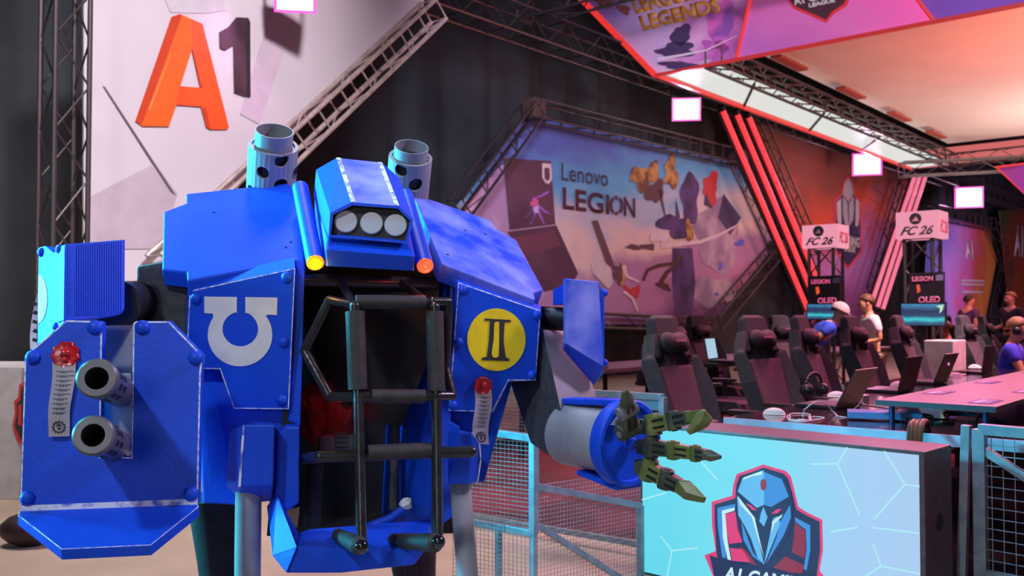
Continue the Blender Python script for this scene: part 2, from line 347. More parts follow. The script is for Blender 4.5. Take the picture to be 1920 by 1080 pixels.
def blob(cx, cy, rx, ry, n=14, j=.3, rot=0):
    r = random.Random(int(cx*7+cy)); out = []; n = max(n*2, 26); a_, b_, c_ = [r.random()*6.3 for _ in range(3)]
    for k in range(n):
        t = 2*math.pi*k/n; q = 1+j*(.55*math.sin(2*t+a_)+.4*math.sin(3*t+b_)+.35*math.sin(5*t+c_)+.3*(r.random()-.5)); x, y = rx*q*math.cos(t), ry*q*math.sin(t)
        out.append((cx+x*math.cos(rot)-y*math.sin(rot), cy+x*math.sin(rot)+y*math.cos(rot)))
    return out
def arc(pts, w0, w1):
    L_, R_ = [], []; n = len(pts)
    for i, p in enumerate(pts):
        q = pts[min(i+1, n-1)]; o = pts[max(i-1, 0)]; dx, dy = q[0]-o[0], q[1]-o[1]; l = math.hypot(dx, dy) or 1; w = w0+(w1-w0)*i/(n-1)
        L_.append((p[0]-dy/l*w, p[1]+dx/l*w)); R_.append((p[0]+dy/l*w, p[1]-dx/l*w))
    return L_+R_[::-1]
def lp(name, polys, m, lift=.02):
    for pts in polys:
        bm = BM(); decal(bm, LP, [(860+x/2.455, 180+y/2.455) for x, y in pts], lift, .002); mk(name, bm, m, post)
Mlap = mat('laptop_print', (.075, .03, .07), .6, col2=(.12, .05, .09), scale=1)
lp('printed_sky', [[(30, 760), (0, 540), (225, 285), (430, 330), (430, 900), (300, 1030), (120, 1030)]], mat('pale_pink_print', (.60, .40, .58), .7, col2=(.42, .26, .46), scale=1.2), .008)
lp('printed_laptop', [[(205, 285), (425, 300), (445, 590), (235, 615)], [(225, 625), (450, 595), (550, 815), (520, 870), (395, 900), (350, 850)]], Mlap)
lp('printed_laptop_screen', [arc([(300, 470), (330, 478), (350, 470), (375, 462), (415, 440)], 2, 5), arc([(305, 560), (330, 540), (345, 500)], 2, 5), arc([(395, 590), (375, 550), (362, 500)], 3, 6), arc([(330, 590), (345, 560), (352, 520)], 3, 6), arc([(425, 545), (395, 530), (370, 505)], 2, 5)], mat('violet_glow_print', (.42, .16, .75), .6, col2=(.12, .05, .28), scale=3, lo=.4, hi=.6), .024)
lp('printed_laptop_screen', [blob(350, 490, 22, 16, 10, .4)], flat('magenta_core_print', (.75, .12, .35)), .027)
lp('printed_laptop_screen', [blob(357, 520, 10, 24, 10, .4)], flat('pale_violet_print', (.62, .5, .8)), .027)
lp('printed_keyboard', [[(250, 650), (440, 620), (470, 690), (290, 740)]], flat('keyboard_print', (.16, .05, .09)), .024)
lp('printed_laptop', [[(612, 575), (640, 572), (722, 790), (690, 800)], ], flat('laptop_print_brown', (.14, .07, .09)), .02)
lp('printed_laptop_lid', [[(610, 775), (640, 738), (700, 790), (710, 860), (690, 890), (618, 815)]], flat('white_print', (.66, .60, .62)), .022)
lp('printed_laptop_logo', [[(385, 310), (425, 312), (430, 385), (415, 405), (400, 400), (385, 375)]], flat('logo_print', (.75, .68, .74)), .024)
lp('printed_laptop_logo', [[(395, 330), (418, 332), (420, 380), (408, 392), (396, 378)]], Mlap, .027)
# generic shards, clouds and ribbons (stand-ins for the artwork)
lp('printed_storm_cloud', [blob(1190, 640, 110, 150, 18, .25), blob(1170, 900, 95, 75, 16, .25)], mat('storm_print', (.26, .20, .34), .7, col2=(.5, .42, .52), scale=1.6, lo=.4, hi=.65), .012)
lp('printed_dark_column', [blob(1065, 470, 45, 105, 16, .25), [(985, 700), (1075, 700), (1090, 860), (1075, 1000), (1000, 1010), (985, 860)], blob(1000, 600, 70, 55, 10, .4)], mat('indigo_print', (.045, .025, .10), .7, col2=(.10, .06, .22), scale=2), .016)
lp('printed_spikes', [[(1220, 450), (1300, 560), (1250, 640), (1195, 560)], [(1000, 470), (1020, 560), (1000, 570)], [(1140, 400), (1170, 520), (1130, 500)]], flat('navy_print', (.06, .05, .14)), .018)
lp('printed_ribbon', [arc([(850, 850), (870, 800), (920, 780), (990, 770), (1030, 740)], 6, 9), arc([(930, 860), (960, 810), (1000, 780)], 10, 8), blob(945, 875, 30, 16, 10, .4, .5)], flat('brown_print', (.08, .03, .035)), .020)
lp('printed_pale_streak', [arc([(930, 690), (1020, 680), (1110, 672), (1200, 640), (1290, 590)], 14, 3), blob(925, 650, 38, 28, 10, .35)], flat('pale_streak_print', (.68, .62, .68)), .022)
lp('printed_gold_shards', [blob(835, 378, 44, 52, 9, .4), blob(978, 355, 36, 60, 9, .45), blob(895, 350, 24, 60, 9, .4), [(745, 760), (725, 850), (755, 880), (780, 800)], blob(1062, 620, 20, 45, 8, .4)], mat('gold_print', (.52, .30, .10), .7, col2=(.16, .07, .05), scale=4, lo=.4, hi=.6), .022)
lp('printed_dark_shards', [blob(905, 440, 38, 55, 9, .4), arc([(925, 430), (940, 500), (955, 570)], 7, 2), blob(805, 695, 30, 12, 9, .4), [(830, 685), (900, 680), (900, 710), (835, 700)], blob(735, 820, 18, 50, 8, .4)], flat('umber_print', (.12, .06, .08)), .023)
lp('printed_red_cloth', [[(755, 860), (790, 890), (835, 865), (835, 900), (820, 935), (770, 900)], blob(1160, 420, 40, 55, 9, .5)], flat('red_print', (.52, .05, .06)), .021)
lp('printed_white_ribbon', [arc([(760, 780), (775, 830), (830, 855)], 10, 4), arc([(760, 900), (800, 930), (825, 990)], 7, 4)], flat('white_ribbon_print', (.72, .64, .66)), .024)
lp('printed_blue_glow', [blob(1205, 785, 9, 18, 8, .3), blob(1295, 675, 22, 14, 8, .3), blob(1188, 912, 9, 9)], flat('blue_glow_print', (.12, .16, .75)), .024)
Mpt = flat('charcoal_print', (.05, .045, .07)); Mpt2 = flat('maroon_print', (.09, .02, .05))
tq('lettering', 'Lenovo', LP, [(1053, 337), (1140, 349), (1140, 319), (1053, 305)], Mpt, post, .03)
tq('lettering', 'LEGI', LP, [(1055, 391), (1142, 402), (1142, 365), (1055, 350)], Mpt2, post, .03, bold=.015)
tq('lettering', 'N', LP, [(1170, 405), (1191, 408), (1191, 372), (1170, 369)], Mpt2, post, .03, bold=.015)
bm = BM()
ring = lambda a0, a1: [(1156+13*math.cos(math.radians(t)), 385+18*math.sin(math.radians(t))) for t in range(a0, a1+1, 15)]+[(1156+8*math.cos(math.radians(t)), 385+12*math.sin(math.radians(t))) for t in range(a1, a0-1, -15)]
for q in ((-60, 60), (120, 240), (250, 290), (75, 105)): decal(bm, LP, ring(*q), .03, .003)
mk('lettering', bm, Mpt2, post)
# ------------------------------------------------------------------ red poster, third and fourth posters
RP = wallpl(10.0)
rq = [(1412, 222), (1706, 332), (1650, 530), (1648, 612), (1500, 612), (1528, 540)]
Mrp = gradmat('red_poster_print', RP.at(1580, 240), RP.at(1600, 600), [(0, (.14, .055, .05)), (.28, (.26, .06, .045)), (.44, (.66, .08, .03)), (.56, (.50, .10, .22)), (.70, (.56, .24, .74)), (.86, (.36, .12, .42)), (1, (.2, .05, .2))], noise=.4, nscale=.45)
bm = BM(); ext(bm, [RP.at(*q) for q in rq], -e*.03); red = tag(mk('trapezoid_poster', bm, Mrp), 'red and purple fabric poster with a printed knight helmet crest', 'poster')
Mc_pink, Mc_blue, Mc_navy, Mc_grey = flat('crest_pink_print', (.80, .06, .12)), flat('crest_blue_print', (.10, .16, .50)), flat('crest_navy_print', (.04, .03, .12)), flat('crest_steel_print', (.42, .42, .55))
def rp(name, polys, m, lift):
    for pts in polys:
        bm = BM(); decal(bm, RP, [(1340+x/2.455, 180+y/2.455) for x, y in pts], lift, .003); mk(name, bm, m, red)
rp('crest_outline', [[(615, 368), (640, 400), (650, 455), (678, 480), (678, 720), (615, 800), (552, 715), (550, 475), (585, 450), (592, 395)]], Mc_pink, .012)
rp('crest_shield', [[(615, 375), (636, 405), (645, 460), (670, 485), (670, 712), (615, 785), (560, 708), (558, 482), (590, 455), (597, 400)]], Mc_navy, .016)
rp('crest_helmet', [[(615, 378), (632, 405), (640, 450), (615, 490), (590, 450), (598, 402)], [(590, 460), (612, 495), (618, 600), (600, 590), (590, 540)], [(640, 460), (618, 495), (620, 600), (638, 570), (642, 520)]], Mc_grey, .020)
rp('crest_side', [[(562, 488), (582, 470), (584, 600), (572, 600), (564, 560)], [(668, 488), (650, 470), (648, 600), (660, 600), (666, 560)]], flat('crest_white_print', (.62, .55, .65)), .020)
rp('crest_eyes', [[(598, 462), (610, 474), (600, 474)], [(634, 462), (622, 474), (632, 474)]], Mc_pink, .024)
tq('lettering', 'GAMING', RP, [(1573, 459), (1612, 465), (1612, 446), (1573, 438)], Mwhite, red, .03, bold=.03)
tq('lettering', 'LEAGUE', RP, [(1577, 471), (1604, 474), (1604, 463), (1577, 460)], Mwhite, red, .03, bold=.03)
VP3 = wallpl(10.0)
g = gradmat('violet_poster_print', VP3.at(1760, 430), VP3.at(1845, 590), [(0, (.16, .20, .60)), (.35, (.50, .28, .72)), (.6, (.72, .14, .38)), (.8, (.62, .12, .06)), (1, (.75, .30, .05))], noise=.8, nscale=.6)
bm = BM(); ext(bm, [VP3.at(*q) for q in ((1742, 400), (1855, 425), (1868, 490), (1845, 610), (1730, 610))], -e*.03)
vio = tag(mk('hexagon_poster', bm, g), 'distant pink and blue hexagonal poster with small white lettering', 'poster')
tq('lettering', 'A1', VP3, [(1811, 484), (1826, 486), (1824, 450), (1811, 446)], Mwhite, vio, .03, bold=.04)
bm = BM()
for (x0, x1, y) in ((1803, 1845, 524), (1803, 1845, 531), (1805, 1843, 545)): decal(bm, VP3, [(x0, y), (x1, y+1), (x1, y+4.5), (x0, y+4)], .03, .003)
mk('lettering', bm, Mwhite, vio)
g = gradmat('orange_poster_print', VP3.at(1880, 400), VP3.at(1915, 600), [(0, (.06, .10, .03)), (.3, (.30, .06, .02)), (1, (.55, .10, .02))], noise=.5)
bm = BM(); ext(bm, [VP3.at(*q) for q in ((1874, 395), (1935, 390), (1935, 620), (1896, 620))], -e*.03)
ora = tag(mk('fabric_poster', bm, g), 'distant dark orange poster at the right edge of the hall', 'poster')
tq('lettering', 'A1', VP3, [(1902, 480), (1919, 482), (1919, 425), (1904, 420)], Mwhite, ora, .03, bold=.04)
PF = wallpl(9.6)
truss('frame_truss', PF.at(1748, 396), PF.at(1858, 420), .4, 'distant small truss over the pink and blue poster', n=e, kind='ladder', pitch=.8)
truss('frame_truss', PF.at(1862, 424), PF.at(1888, 500), .4, 'distant truss down the upper right of the pink and blue poster', n=e, kind='ladder', pitch=.9)
truss('frame_truss', PF.at(1888, 500), PF.at(1868, 600), .4, 'distant truss down the lower right of the pink and blue poster', n=e, kind='ladder', pitch=.9)
truss('frame_truss', wallpl(9.7).at(1700, 345), wallpl(9.7).at(1640, 545), .36, 'slim leaning truss along the right edge of the red poster', n=e, kind='ladder', pitch=.6)
truss('frame_truss', wallpl(9.6).at(1418, 225), wallpl(9.6).at(1525, 470), .3, 'slim leaning truss along the left edge of the red poster', n=e, kind='ladder', pitch=.6)
# ------------------------------------------------------------------ light tubes
def tubelight(q0, q1, m, lab, grp, D=9.1):
    pl = wallpl(D); a, b = pl.at(*q0), pl.at(*q1); root = thing('light_tube', lab, 'light tube', (a+b)/2, grp)
    bm = BM(); cyl(bm, a, b, .055, seg=10); mk('tube', bm, m, root, smooth=True)
    ax = (b-a).normalized(); bm = BM(); cyl(bm, a-ax*.1, a, .07, seg=10); mk('end_cap', bm, Mblack, root)
    bm = BM(); cyl(bm, b, b+ax*.1, .07, seg=10); mk('end_cap', bm, Mblack, root)
    bm = BM(); seg_box(bm, a-e*.08, b-e*.08, .16, .05, d); mk('back_channel', bm, Mblack, root)
Mred = glow('red_tube_light', (1, .045, .06), 1.25); Mpk = glow('pink_tube_light', (1, .20, .32), .95)
for q0, q1, t in (((1355, 206), (1515, 580), 'left'), ((1382, 213), (1531, 568), 'middle'), ((1404, 218), (1531, 520), 'right')):
    tubelight(q0, q1, Mred, 'long slanting red light tube, %s one of the three beside the hexagon poster' % t + ('' if t != 'middle' else ''), 'red light tubes')
for q0, q1, t in (((1716, 328), (1634, 570), 'left'), ((1725, 330), (1645, 578), 'middle'), ((1735, 332), (1655, 582), 'right')):
    tubelight(q0, q1, Mpk, 'slanting pink light tube, %s one of the three right of the red poster' % t, 'pink light tubes')
# ------------------------------------------------------------------ flood lights
Mflood = glow('flood_glass', (1, .62, .93), 5); Mhalo = glow('flood_halo', (1, .08, .50), 1.6)
def flood(px, py, D, s, lab, aim, power, col, spot=70):
    c = wallpl(D).at(px, py); dirv = (V((c.x*.35, 0, -.4))-c); dirv.z = -(c.z)*.55; dirv = dirv.normalized()
    root = thing('flood_light', lab, 'flood light', c, 'pink flood lights on the truss')
    u = dirv.cross(Z).normalized(); w = u.cross(dirv)
    bm = BM(); box(bm, c-dirv*.09, (s, .14, s*.8), u, w); mk('housing', bm, Mplast, root, bevel=.01)
    bm = BM(); box(bm, c-dirv*.012, (s*.92, .02, s*.72), u, w); mk('glass', bm, Mflood, root)
    bm = BM(); box(bm, c-dirv*.018, (s*1.08, .02, s*.86), u, w); mk('halo_plate', bm, Mhalo, root)  # glowing plate added as a pink halo around the lamp
    bm = BM(); tube(bm, [c-u*s*.56-dirv*.1, c-u*s*.56+Z*s*.75-dirv*.1, c+u*s*.56+Z*s*.75-dirv*.1, c+u*s*.56-dirv*.1], .018, 8); cyl(bm, c+Z*s*.75-dirv*.1, c+Z*(s*.75+.25)-dirv*.1, .02); mk('yoke', bm, Mplast, root)
    light('SPOT', c+dirv*.05, aim, power, col, .04, spot, .7)
flood(1287, 205, 8.9, .50, 'pink flood light above the hexagon poster', (2.6, 9, 1), 220, (1, .35, .7), 100)
flood(1626, 308, 8.9, .70, 'pink flood light above the red poster', (7, 17, 1), 250, (1, .35, .7), 90)
flood(1817, 370, 8.9, .85, 'smallest pink flood light, far down the hall', (12, 26, 1), 250, (1, .4, .8), 90)
flood(553, -8, 8.0, .40, 'pink flood light above the white banner, cut by the picture top', (-3.6, 10.5, 3.0), 22, (1, .35, .8), 110)
# ------------------------------------------------------------------ canopy
C1 = wallpl(8.5).at(1231, 142); H1 = C1.z
def cp(s, t, z): return V((C1.x, C1.y, 0))+d*s+e*t+V((0, 0, z))
LS = 13.6
Mcan = mat('canopy_fabric', (.86, .80, .76), .8, col2=(.80, .74, .70), scale=.6)
bm = BM(); ext(bm, [cp(0, .1, H1+.02), cp(LS, .1, H1+.02), cp(LS, 1.05, H1+.05), cp(0, 1.05, H1+.05)], V((0, 0, .06)))
tag(mk('canopy_border_panel', bm, glow('border_emission', (.88, .95, .90), .78)), 'long white lit border panel of the canopy beside the drape', 'ceiling panel')  # border panel carries its own even pale emission
bm = BM(); ext(bm, [cp(.1, 1.1, H1+.55), cp(LS-.3, 1.1, H1+.55), cp(LS-.3, 16, H1+.55), cp(.1, 16, H1+.55)], V((0, 0, .05)))
tag(mk('canopy_fabric_ceiling', bm, Mcan), 'huge pale fabric canopy ceiling washed salmon pink', 'canopy')
truss('canopy_truss', cp(0, 1.1, H1+.12), cp(LS, 1.1, H1+.12), .30, 'black truss between the white border and the pink canopy', n=Z, pitch=.42, r=.03, rb=.014)
truss('canopy_truss', cp(LS-.1, 1.1, H1+.12), cp(LS-.1, 12, H1+.12), .30, 'black truss across the far end of the pink canopy', n=Z, pitch=.42)
def bar(name, a, b, w, h, m, lab, cat='light strip', grp=None):
    bm = BM(); seg_box(bm, a, b, w, h, Z); return tag(mk(name, bm, m), lab, cat, grp)
Mredl = glow('red_edge_light', (1, .04, .03), .8)
bar('edge_light', cp(0, .03, H1), cp(LS, .03, H1), .07, .07, Mredl, 'thin red light strip along the canopy edge beside the drape')
for k, s_ in enumerate((1.7, 4.9, 8.2)):
    bar('canopy_spar', cp(s_+1.4, .1, H1-.01), cp(s_, 1.0, H1+.02), .04, .04, Mblack, 'dark spar crossing the white border panel, %s from the near corner' % ('first', 'second', 'third')[k], 'spar', 'dark spars across the white border')
bm = BM(); ext(bm, [cp(LS, .2, H1), cp(LS, 8.5, H1), cp(LS, 8.5, H1+.5), cp(LS, .2, H1+.5)], d*.06); tag(mk('canopy_end_panel', bm, glow('end_panel', (1, .22, .22), .6)), 'pink lit strip panel closing the far end of the canopy', 'panel')
for k, s_ in enumerate((2.2, 5.2, 8.2, 11.0)):
    a_ = cp(s_, 1.45, H1+.42); bm = BM(); box(bm, a_, (1.2, .2, .05), d); tag(mk('led_batten', bm, flat('batten_red', (.45, .12, .09)), bevel=.01), 'small red-lit batten above the canopy truss, %s along it' % ('nearest', 'second', 'third', 'farthest')[k], 'batten', 'red battens above the canopy truss')
# wash lights added below the fabric ceiling, pointing up, with no fixtures
light('AREA', cp(10.5, 6.0, H1-3.2), cp(10.5, 5.5, H1+.6), 330, (1, .74, .66), 3.2)
light('AREA', cp(3.5, 7.5, H1-2.6), cp(4.0, 6.0, H1+.6), 340, (1, .22, .15), 3.0)
light('AREA', cp(11, 11, H1-2.6), cp(11, 10, H1+.6), 200, (1, .3, .2), 3.0)
# fascia board hung across the near side
FP = Pl(C1, n=-d)
def fa(px, py, lift=0): return FP.at(px, py, lift)
bm = BM(); Ltop = fa(1085, -8)
fz = lambda t, z: V((C1.x, C1.y, 0))+e*t+V((0, 0, z))
Lx = (Ltop-C1).dot(e); topz = Ltop.z+1.2; Lx2 = Lx*(topz-H1)/(Ltop.z-H1)
Mf1 = gradmat('sky_banner_print', fz(-1.5, H1+1.5), fz(1.6, H1), [(0, (.16, .10, .38)), (.35, (.42, .30, .60)), (.6, (.55, .35, .55)), (.8, (.42, .12, .40)), (1, (.20, .04, .18))], noise=.9, nscale=1.2)
Mf2 = gradmat('pink_banner_print', fz(3, H1+1.2), fz(2.2, H1), [(0, (.80, .12, .45)), (.5, (.66, .16, .48)), (1, (.38, .10, .38))], noise=.5, nscale=.8)
t1 = (fa(1382, 107)-C1).dot(e); t2 = (fa(1754, 30)-C1).dot(e)
lean = (fa(1408, 0)-C1).dot(e)-t1; leanz = fa(1408, 0).z-H1; sl = lean/leanz*(topz-H1); sl2 = ((fa(1722, 0)-C1).dot(e)-t2)/(fa(1722, 0).z-H1)*(topz-H1)
def fpanel(name, q, m, lab):
    bm = BM(); ext(bm, [fz(*k) for k in q], d*.08); return tag(mk(name, bm, m), lab, 'hanging banner')
f1 = fpanel('hanging_banner', ((0, H1), (t1, H1), (t1+sl, topz), (Lx2, topz)), Mf1, 'hanging banner with golden lettering on a stormy sky at the canopy corner')
f2 = fpanel('hanging_banner', ((t1, H1), (t2, H1), (t2+sl2, topz), (t1+sl, topz)), Mf2, 'pink hanging banner with a dark crest on the canopy front')
f3 = fpanel('hanging_banner', ((t2, H1), (t2+3, H1), (t2+3, topz), (t2+sl2, topz)), flat('violet_banner', (.16, .06, .42)), 'violet hanging banner at the top right of the canopy front')
bar('edge_light', fz(Lx2, topz)-d*.03, fz(0, H1)-d*.03, .09, .08, Mredl, 'red light strip down the slanting left edge of the canopy front')
bar('edge_light', fz(0, H1)-d*.03, fz(7, H1)-d*.03, .05, .06, glow('dim_red_edge', (1, .03, .03), .45), 'thin red strip under the canopy front banners')
bar('edge_light', fz(t1, H1)-d*.03, fz(t1+sl, topz)-d*.03, .035, .05, Mredl, 'thin red strip between golden lettering banner and pink banner')
bar('edge_light', fz(t2, H1)-d*.03, fz(t2+sl2, topz)-d*.03, .035, .05, Mredl, 'thin red strip between pink banner and violet banner')
Mgold = mat('gold_print', (.62, .30, .06), .4, col2=(.42, .16, .02), scale=6)
tq('lettering', 'LEGENDS', FP, [(1206, 58), (1352, 22), (1346, -6), (1197, 30)], Mgold, f1, .02, bold=.05)
tq('lettering', 'LEAGUE', FP, [(1193, 26), (1300, 0), (1290, -32), (1180, -4)], Mgold, f1, .02, bold=.05)
def fd(parent, name, pts, m, lift=.015):
    for p in pts:
        bm = BM(); decal(bm, FP, [(1080+x/2.286, y/2.286) for x, y in p], lift, .003); mk(name, bm, m, parent)
fd(f1, 'printed_dark_cloud', [blob(450, 150, 42, 45, 12, .3), blob(430, 215, 90, 30, 12, .35), blob(440, 280, 80, 18, 12, .3)], flat('dark_cloud_print', (.05, .025, .09)))
fd(f1, 'printed_streak', [arc([(350, 255), (460, 235), (560, 215), (690, 152)], 7, 1)], flat('streak_print', (.6, .5, .62)), .02)
fd(f1, 'printed_glow', [blob(620, 100, 70, 90, 12, .4), blob(600, 200, 50, 30, 10, .4)], mat('magenta_cloud', (.55, .10, .42), .7, col2=(.2, .06, .3), scale=3), .012)
fd(f1, 'printed_dark_shards', [blob(120, 10, 45, 22, 9, .4), blob(205, 40, 25, 22, 9, .4)], flat('rust_print', (.22, .06, .06)))
fd(f2, 'crest_outline', [[(880, -40), (1200, -60), (1160, 25), (1105, 60), (1073, 98), (1000, 65), (930, 35)]], flat('crest_red', (.7, .03, .05)))
fd(f2, 'crest_shield', [[(890, -40), (1190, -60), (1145, 18), (1095, 52), (1072, 84), (1005, 55), (935, 25)]], flat('crest_dark', (.06, .015, .03)), .02)
tq('lettering', 'LEAGUE', FP, [(1517, 14.5), (1566, 4), (1565, -4), (1516, 6.5)], Mwhite, f2, .026, bold=.04)
tq('lettering', 'A1 GAMING', FP, [(1490, 10), (1590, -12), (1586, -26), (1484, -3)], Mwhite, f2, .026, bold=.04)
# small triangular banner far right
TP = Pl(W(1900, 340, 15), n=-d)
bm = BM(); decal(bm, TP, [(1864, 312), (1960, 300), (1960, 420), (1922, 366)], 0, .06); tri = tag(mk('hanging_banner', bm, Mf1), 'small pointed banner with red edge hanging at the far right', 'hanging banner')
bm = BM(); decal(bm, TP, [(1864, 312), (1960, 300), (1960, 303), (1869, 315)], .03, .03); decal(bm, TP, [(1864, 312), (1870, 313), (1930, 372), (1922, 366)], .03, .03); mk('edge_light', bm, Mredl, tri)
truss('horizontal_truss', W(1690, 318, 24), W(1960, 305, 24), .35, 'dark distant truss under the far end of the canopy', n=Z, pitch=.6)
# ================================================================== the walking robot costume
ROB = thing('robot_costume', 'big blue walking robot costume with cannon arm, cage front and green claw hand', 'costume', (-.55, 3.4, 0))
def rivet(parent, pl, x, y, r, m=Mblue):
    c = pl.at(x, y, 0); bm = BM(); r_ = r/F*c.y
    lathe(bm, c-pl.n*.004, pl.n, [(0, r_), (.006, r_), (.004+r_*.45, r_*.85), (.004+r_*.72, r_*.5), (.004+r_*.8, .001)], 20)
    return mk('rivet', bm, m, parent, smooth=True)
def seal(parent, pl, x, y, r, quad, nlines):
    c = pl.at(x, y, .012); R = r/F*c.y; rr = random.Random(int(x)); wb = [1+.07*math.sin(k*math.pi*2/40*9+rr.random())+.03*rr.random() for k in range(40)]
    q = [pl.at(*p, .006) for p in quad]; n = pl.n; bm = BM(); NR = 10; rows = []
    for i in range(NR+1):
        t = i/NR; a = q[0]*(1-t)+q[3]*t; b = q[1]*(1-t)+q[2]*t; w = .006*math.sin(t*5)+.004+(.012*t*t)
        side = (b-a).normalized()*(.0035*math.sin(t*7)); rows.append([bm.verts.new(p+n*w+side) for p in (a, (a+b)/2+n*.002, b)])
    for i in range(NR):
        for k in range(2): bm.faces.new((rows[i][k], rows[i][k+1], rows[i+1][k+1], rows[i+1][k]))
    ps = [[v.co.copy() for v in r_] for r_ in rows]
    bmesh.ops.solidify(bm, geom=list(bm.faces), thickness=.0008); pp = mk('parchment', bm, Mpaper, parent)
    def on(u, t):
        t = min(max(t, 0), .999)*NR; i = int(t); f = t-i; a = ps[i][0]*(1-f)+ps[i+1][0]*f; b = ps[i][2]*(1-f)+ps[i+1][2]*f; return a*(1-u)+b*u+n*(.0035)
    bm = BM(); h = .0018/(q[3]-q[0]).length
    for k in range(nlines):
        t = .12+.62*(k-(k % 2)*.45)/nlines; m_ = .16+.05*rr.random(); x0 = m_ if k % 2 == 0 else .36
        while x0 < (1-m_ if k % 2 == 0 else .64):
            x1 = x0+.05+.09*rr.random(); ext(bm, [on(x0, t), on(x1, t), on(x1, t+h), on(x0, t+h)], -n*.0008); x0 = x1+.025
    lt = mk('script_lines', bm, Mink, pp); lt['kind'] = 'stuff'
    # cog with skull
    ctr = (.5, .875); u = (q[2]-q[3]).length; v_ = (q[3]-q[0]).length; R2 = u*.34
    P = lambda a_, r_: on(ctr[0]+math.cos(a_)*r_/u, ctr[1]+math.sin(a_)*r_/v_)
    bm = BM(); NT = 48; o_ = [P(2*math.pi*k/NT, R2*(1.0 if (k % 4) < 2 else .84)) for k in range(NT)]; i_ = [P(2*math.pi*k/NT, R2*.66) for k in range(NT)]
    for k in range(NT): ext(bm, [o_[k], o_[(k+1) % NT], i_[(k+1) % NT], i_[k]], -n*.0008)
    mk('cog_mark', bm, Mink, pp)
    bm = BM(); f = lambda x_, y_: on(ctr[0]+x_*R2/u, ctr[1]+y_*R2/v_)
    ext(bm, [f(*p) for p in ((-.38, -.2), (-.28, -.45), (0, -.55), (.28, -.45), (.38, -.2), (.34, .08), (.18, .18), (.16, .42), (-.16, .42), (-.18, .18), (-.34, .08))], -n*.0008)
    sk = mk('skull_mark', bm, Mink, pp); 
    for sx in (-1, 1):
        bm = BM(); ext(bm, [f(sx*.18+.09*math.cos(t*.9), .0+.09*math.sin(t*.9))+n*.001 for t in range(7)], -n*.0008); mk('skull_eye', bm, Mpaper, pp)
    # wax
    bm = BM(); lathe(bm, c-n*.01, n, [(0, R), (.008, R*1.02), (.013, R*.9), (.011, R*.74), (.011, .002)], 40, wob=lambda k: wb[k]); wx = mk('wax_seal', bm, Mwax, parent, smooth=True)
    u_, v2, w_ = frame(n); up = Z-n*Z.dot(n); up.normalize(); rt = up.cross(n)
    bm = BM(); ball(bm, c+up*R*.12+n*.001, R*.42, 14); mk('skull_relief', bm, Mwax, wx, smooth=True)
    bm = BM(); box(bm, c-up*R*.36+n*.004, (R*.42, R*.3, R*.3), rt, up); mk('jaw_relief', bm, Mwax, wx, bevel=.002)
    Mwd = bpy.data.materials.get('dark_wax') or mat('dark_wax', (.2, .002, .004), .4)
    for sx in (-1, 1):
        bm = BM(); ball(bm, c+rt*R*.17*sx+up*R*.0+n*R*.36, R*.13, 10); mk('eye_socket', bm, Mwd, wx, smooth=True)
# ---- torso shell
bm = BM(); hullp(bm, [(362, 500, 3.2), (545, 480, 3.2), (378, 690, 3.2), (380, 945, 3.2), (440, 948, 3.17), (512, 940, 3.17), (545, 770, 3.17), (400, 470, 3.85), (545, 440, 3.85), (400, 850, 3.8), (545, 850, 3.8)]); mk('side_hull', bm, Mblue, ROB, bevel=.008)
bm = BM(); hullp(bm, [(845, 520, 3.48), (990, 575, 3.56), (962, 712, 3.55), (908, 905, 3.5), (845, 908, 3.46), (850, 500, 4.0), (960, 560, 4.0), (900, 850, 3.95), (850, 850, 3.95)]); mk('side_hull', bm, Mblue, ROB, bevel=.008)
bm = BM(); hullp(bm, [(545, 480, 3.95), (860, 500, 4.02), (860, 1000, 4.0), (500, 1005, 3.9), (545, 480, 4.0), (860, 500, 4.08), (860, 1000, 4.05), (500, 1005, 3.97)]); mk('back_panel', bm, Mblack, ROB)
bm = BM(); hullp(bm, [(560, 470, 3.25), (820, 490, 3.42), (820, 515, 3.45), (560, 505, 3.3), (560, 440, 3.95), (850, 450, 4.05), (560, 500, 3.95), (850, 505, 4.05)]); mk('roof_frame', bm, Mblack, ROB)
bm = BM(); ext(bm, [W(553, 484, 3.12), W(572, 490, 3.12), W(568, 640, 3.12), W(563, 800, 3.12), W(541, 790, 3.12)], (-.02, .07, 0)); mk('door_jamb', bm, Mblue, ROB, bevel=.006)
bm = BM(); ext(bm, [W(519, 815, 3.06), W(536, 800, 3.06), W(562, 800, 3.06), W(560, 944, 3.06), W(526, 968, 3.06), W(515, 948, 3.06)], (-.02, .08, 0)); mk('door_jamb', bm, Mblue, ROB, bevel=.006)
bm = BM(); ext(bm, [W(843, 538, 3.42), W(852, 530, 3.42), W(845, 790, 3.4), W(862, 800, 3.38), W(862, 962, 3.36), W(826, 985, 3.36), W(824, 790, 3.4)], (0, .1, 0)); mk('door_jamb', bm, Mblue, ROB, bevel=.006)
bm = BM(); hullp(bm, [(822, 520, 3.55), (838, 520, 3.5), (832, 985, 3.42), (815, 985, 3.46), (735, 600, 3.93), (715, 980, 3.93), (742, 600, 3.98), (722, 980, 3.98)]); mk('inner_wall', bm, Mblue, ROB)
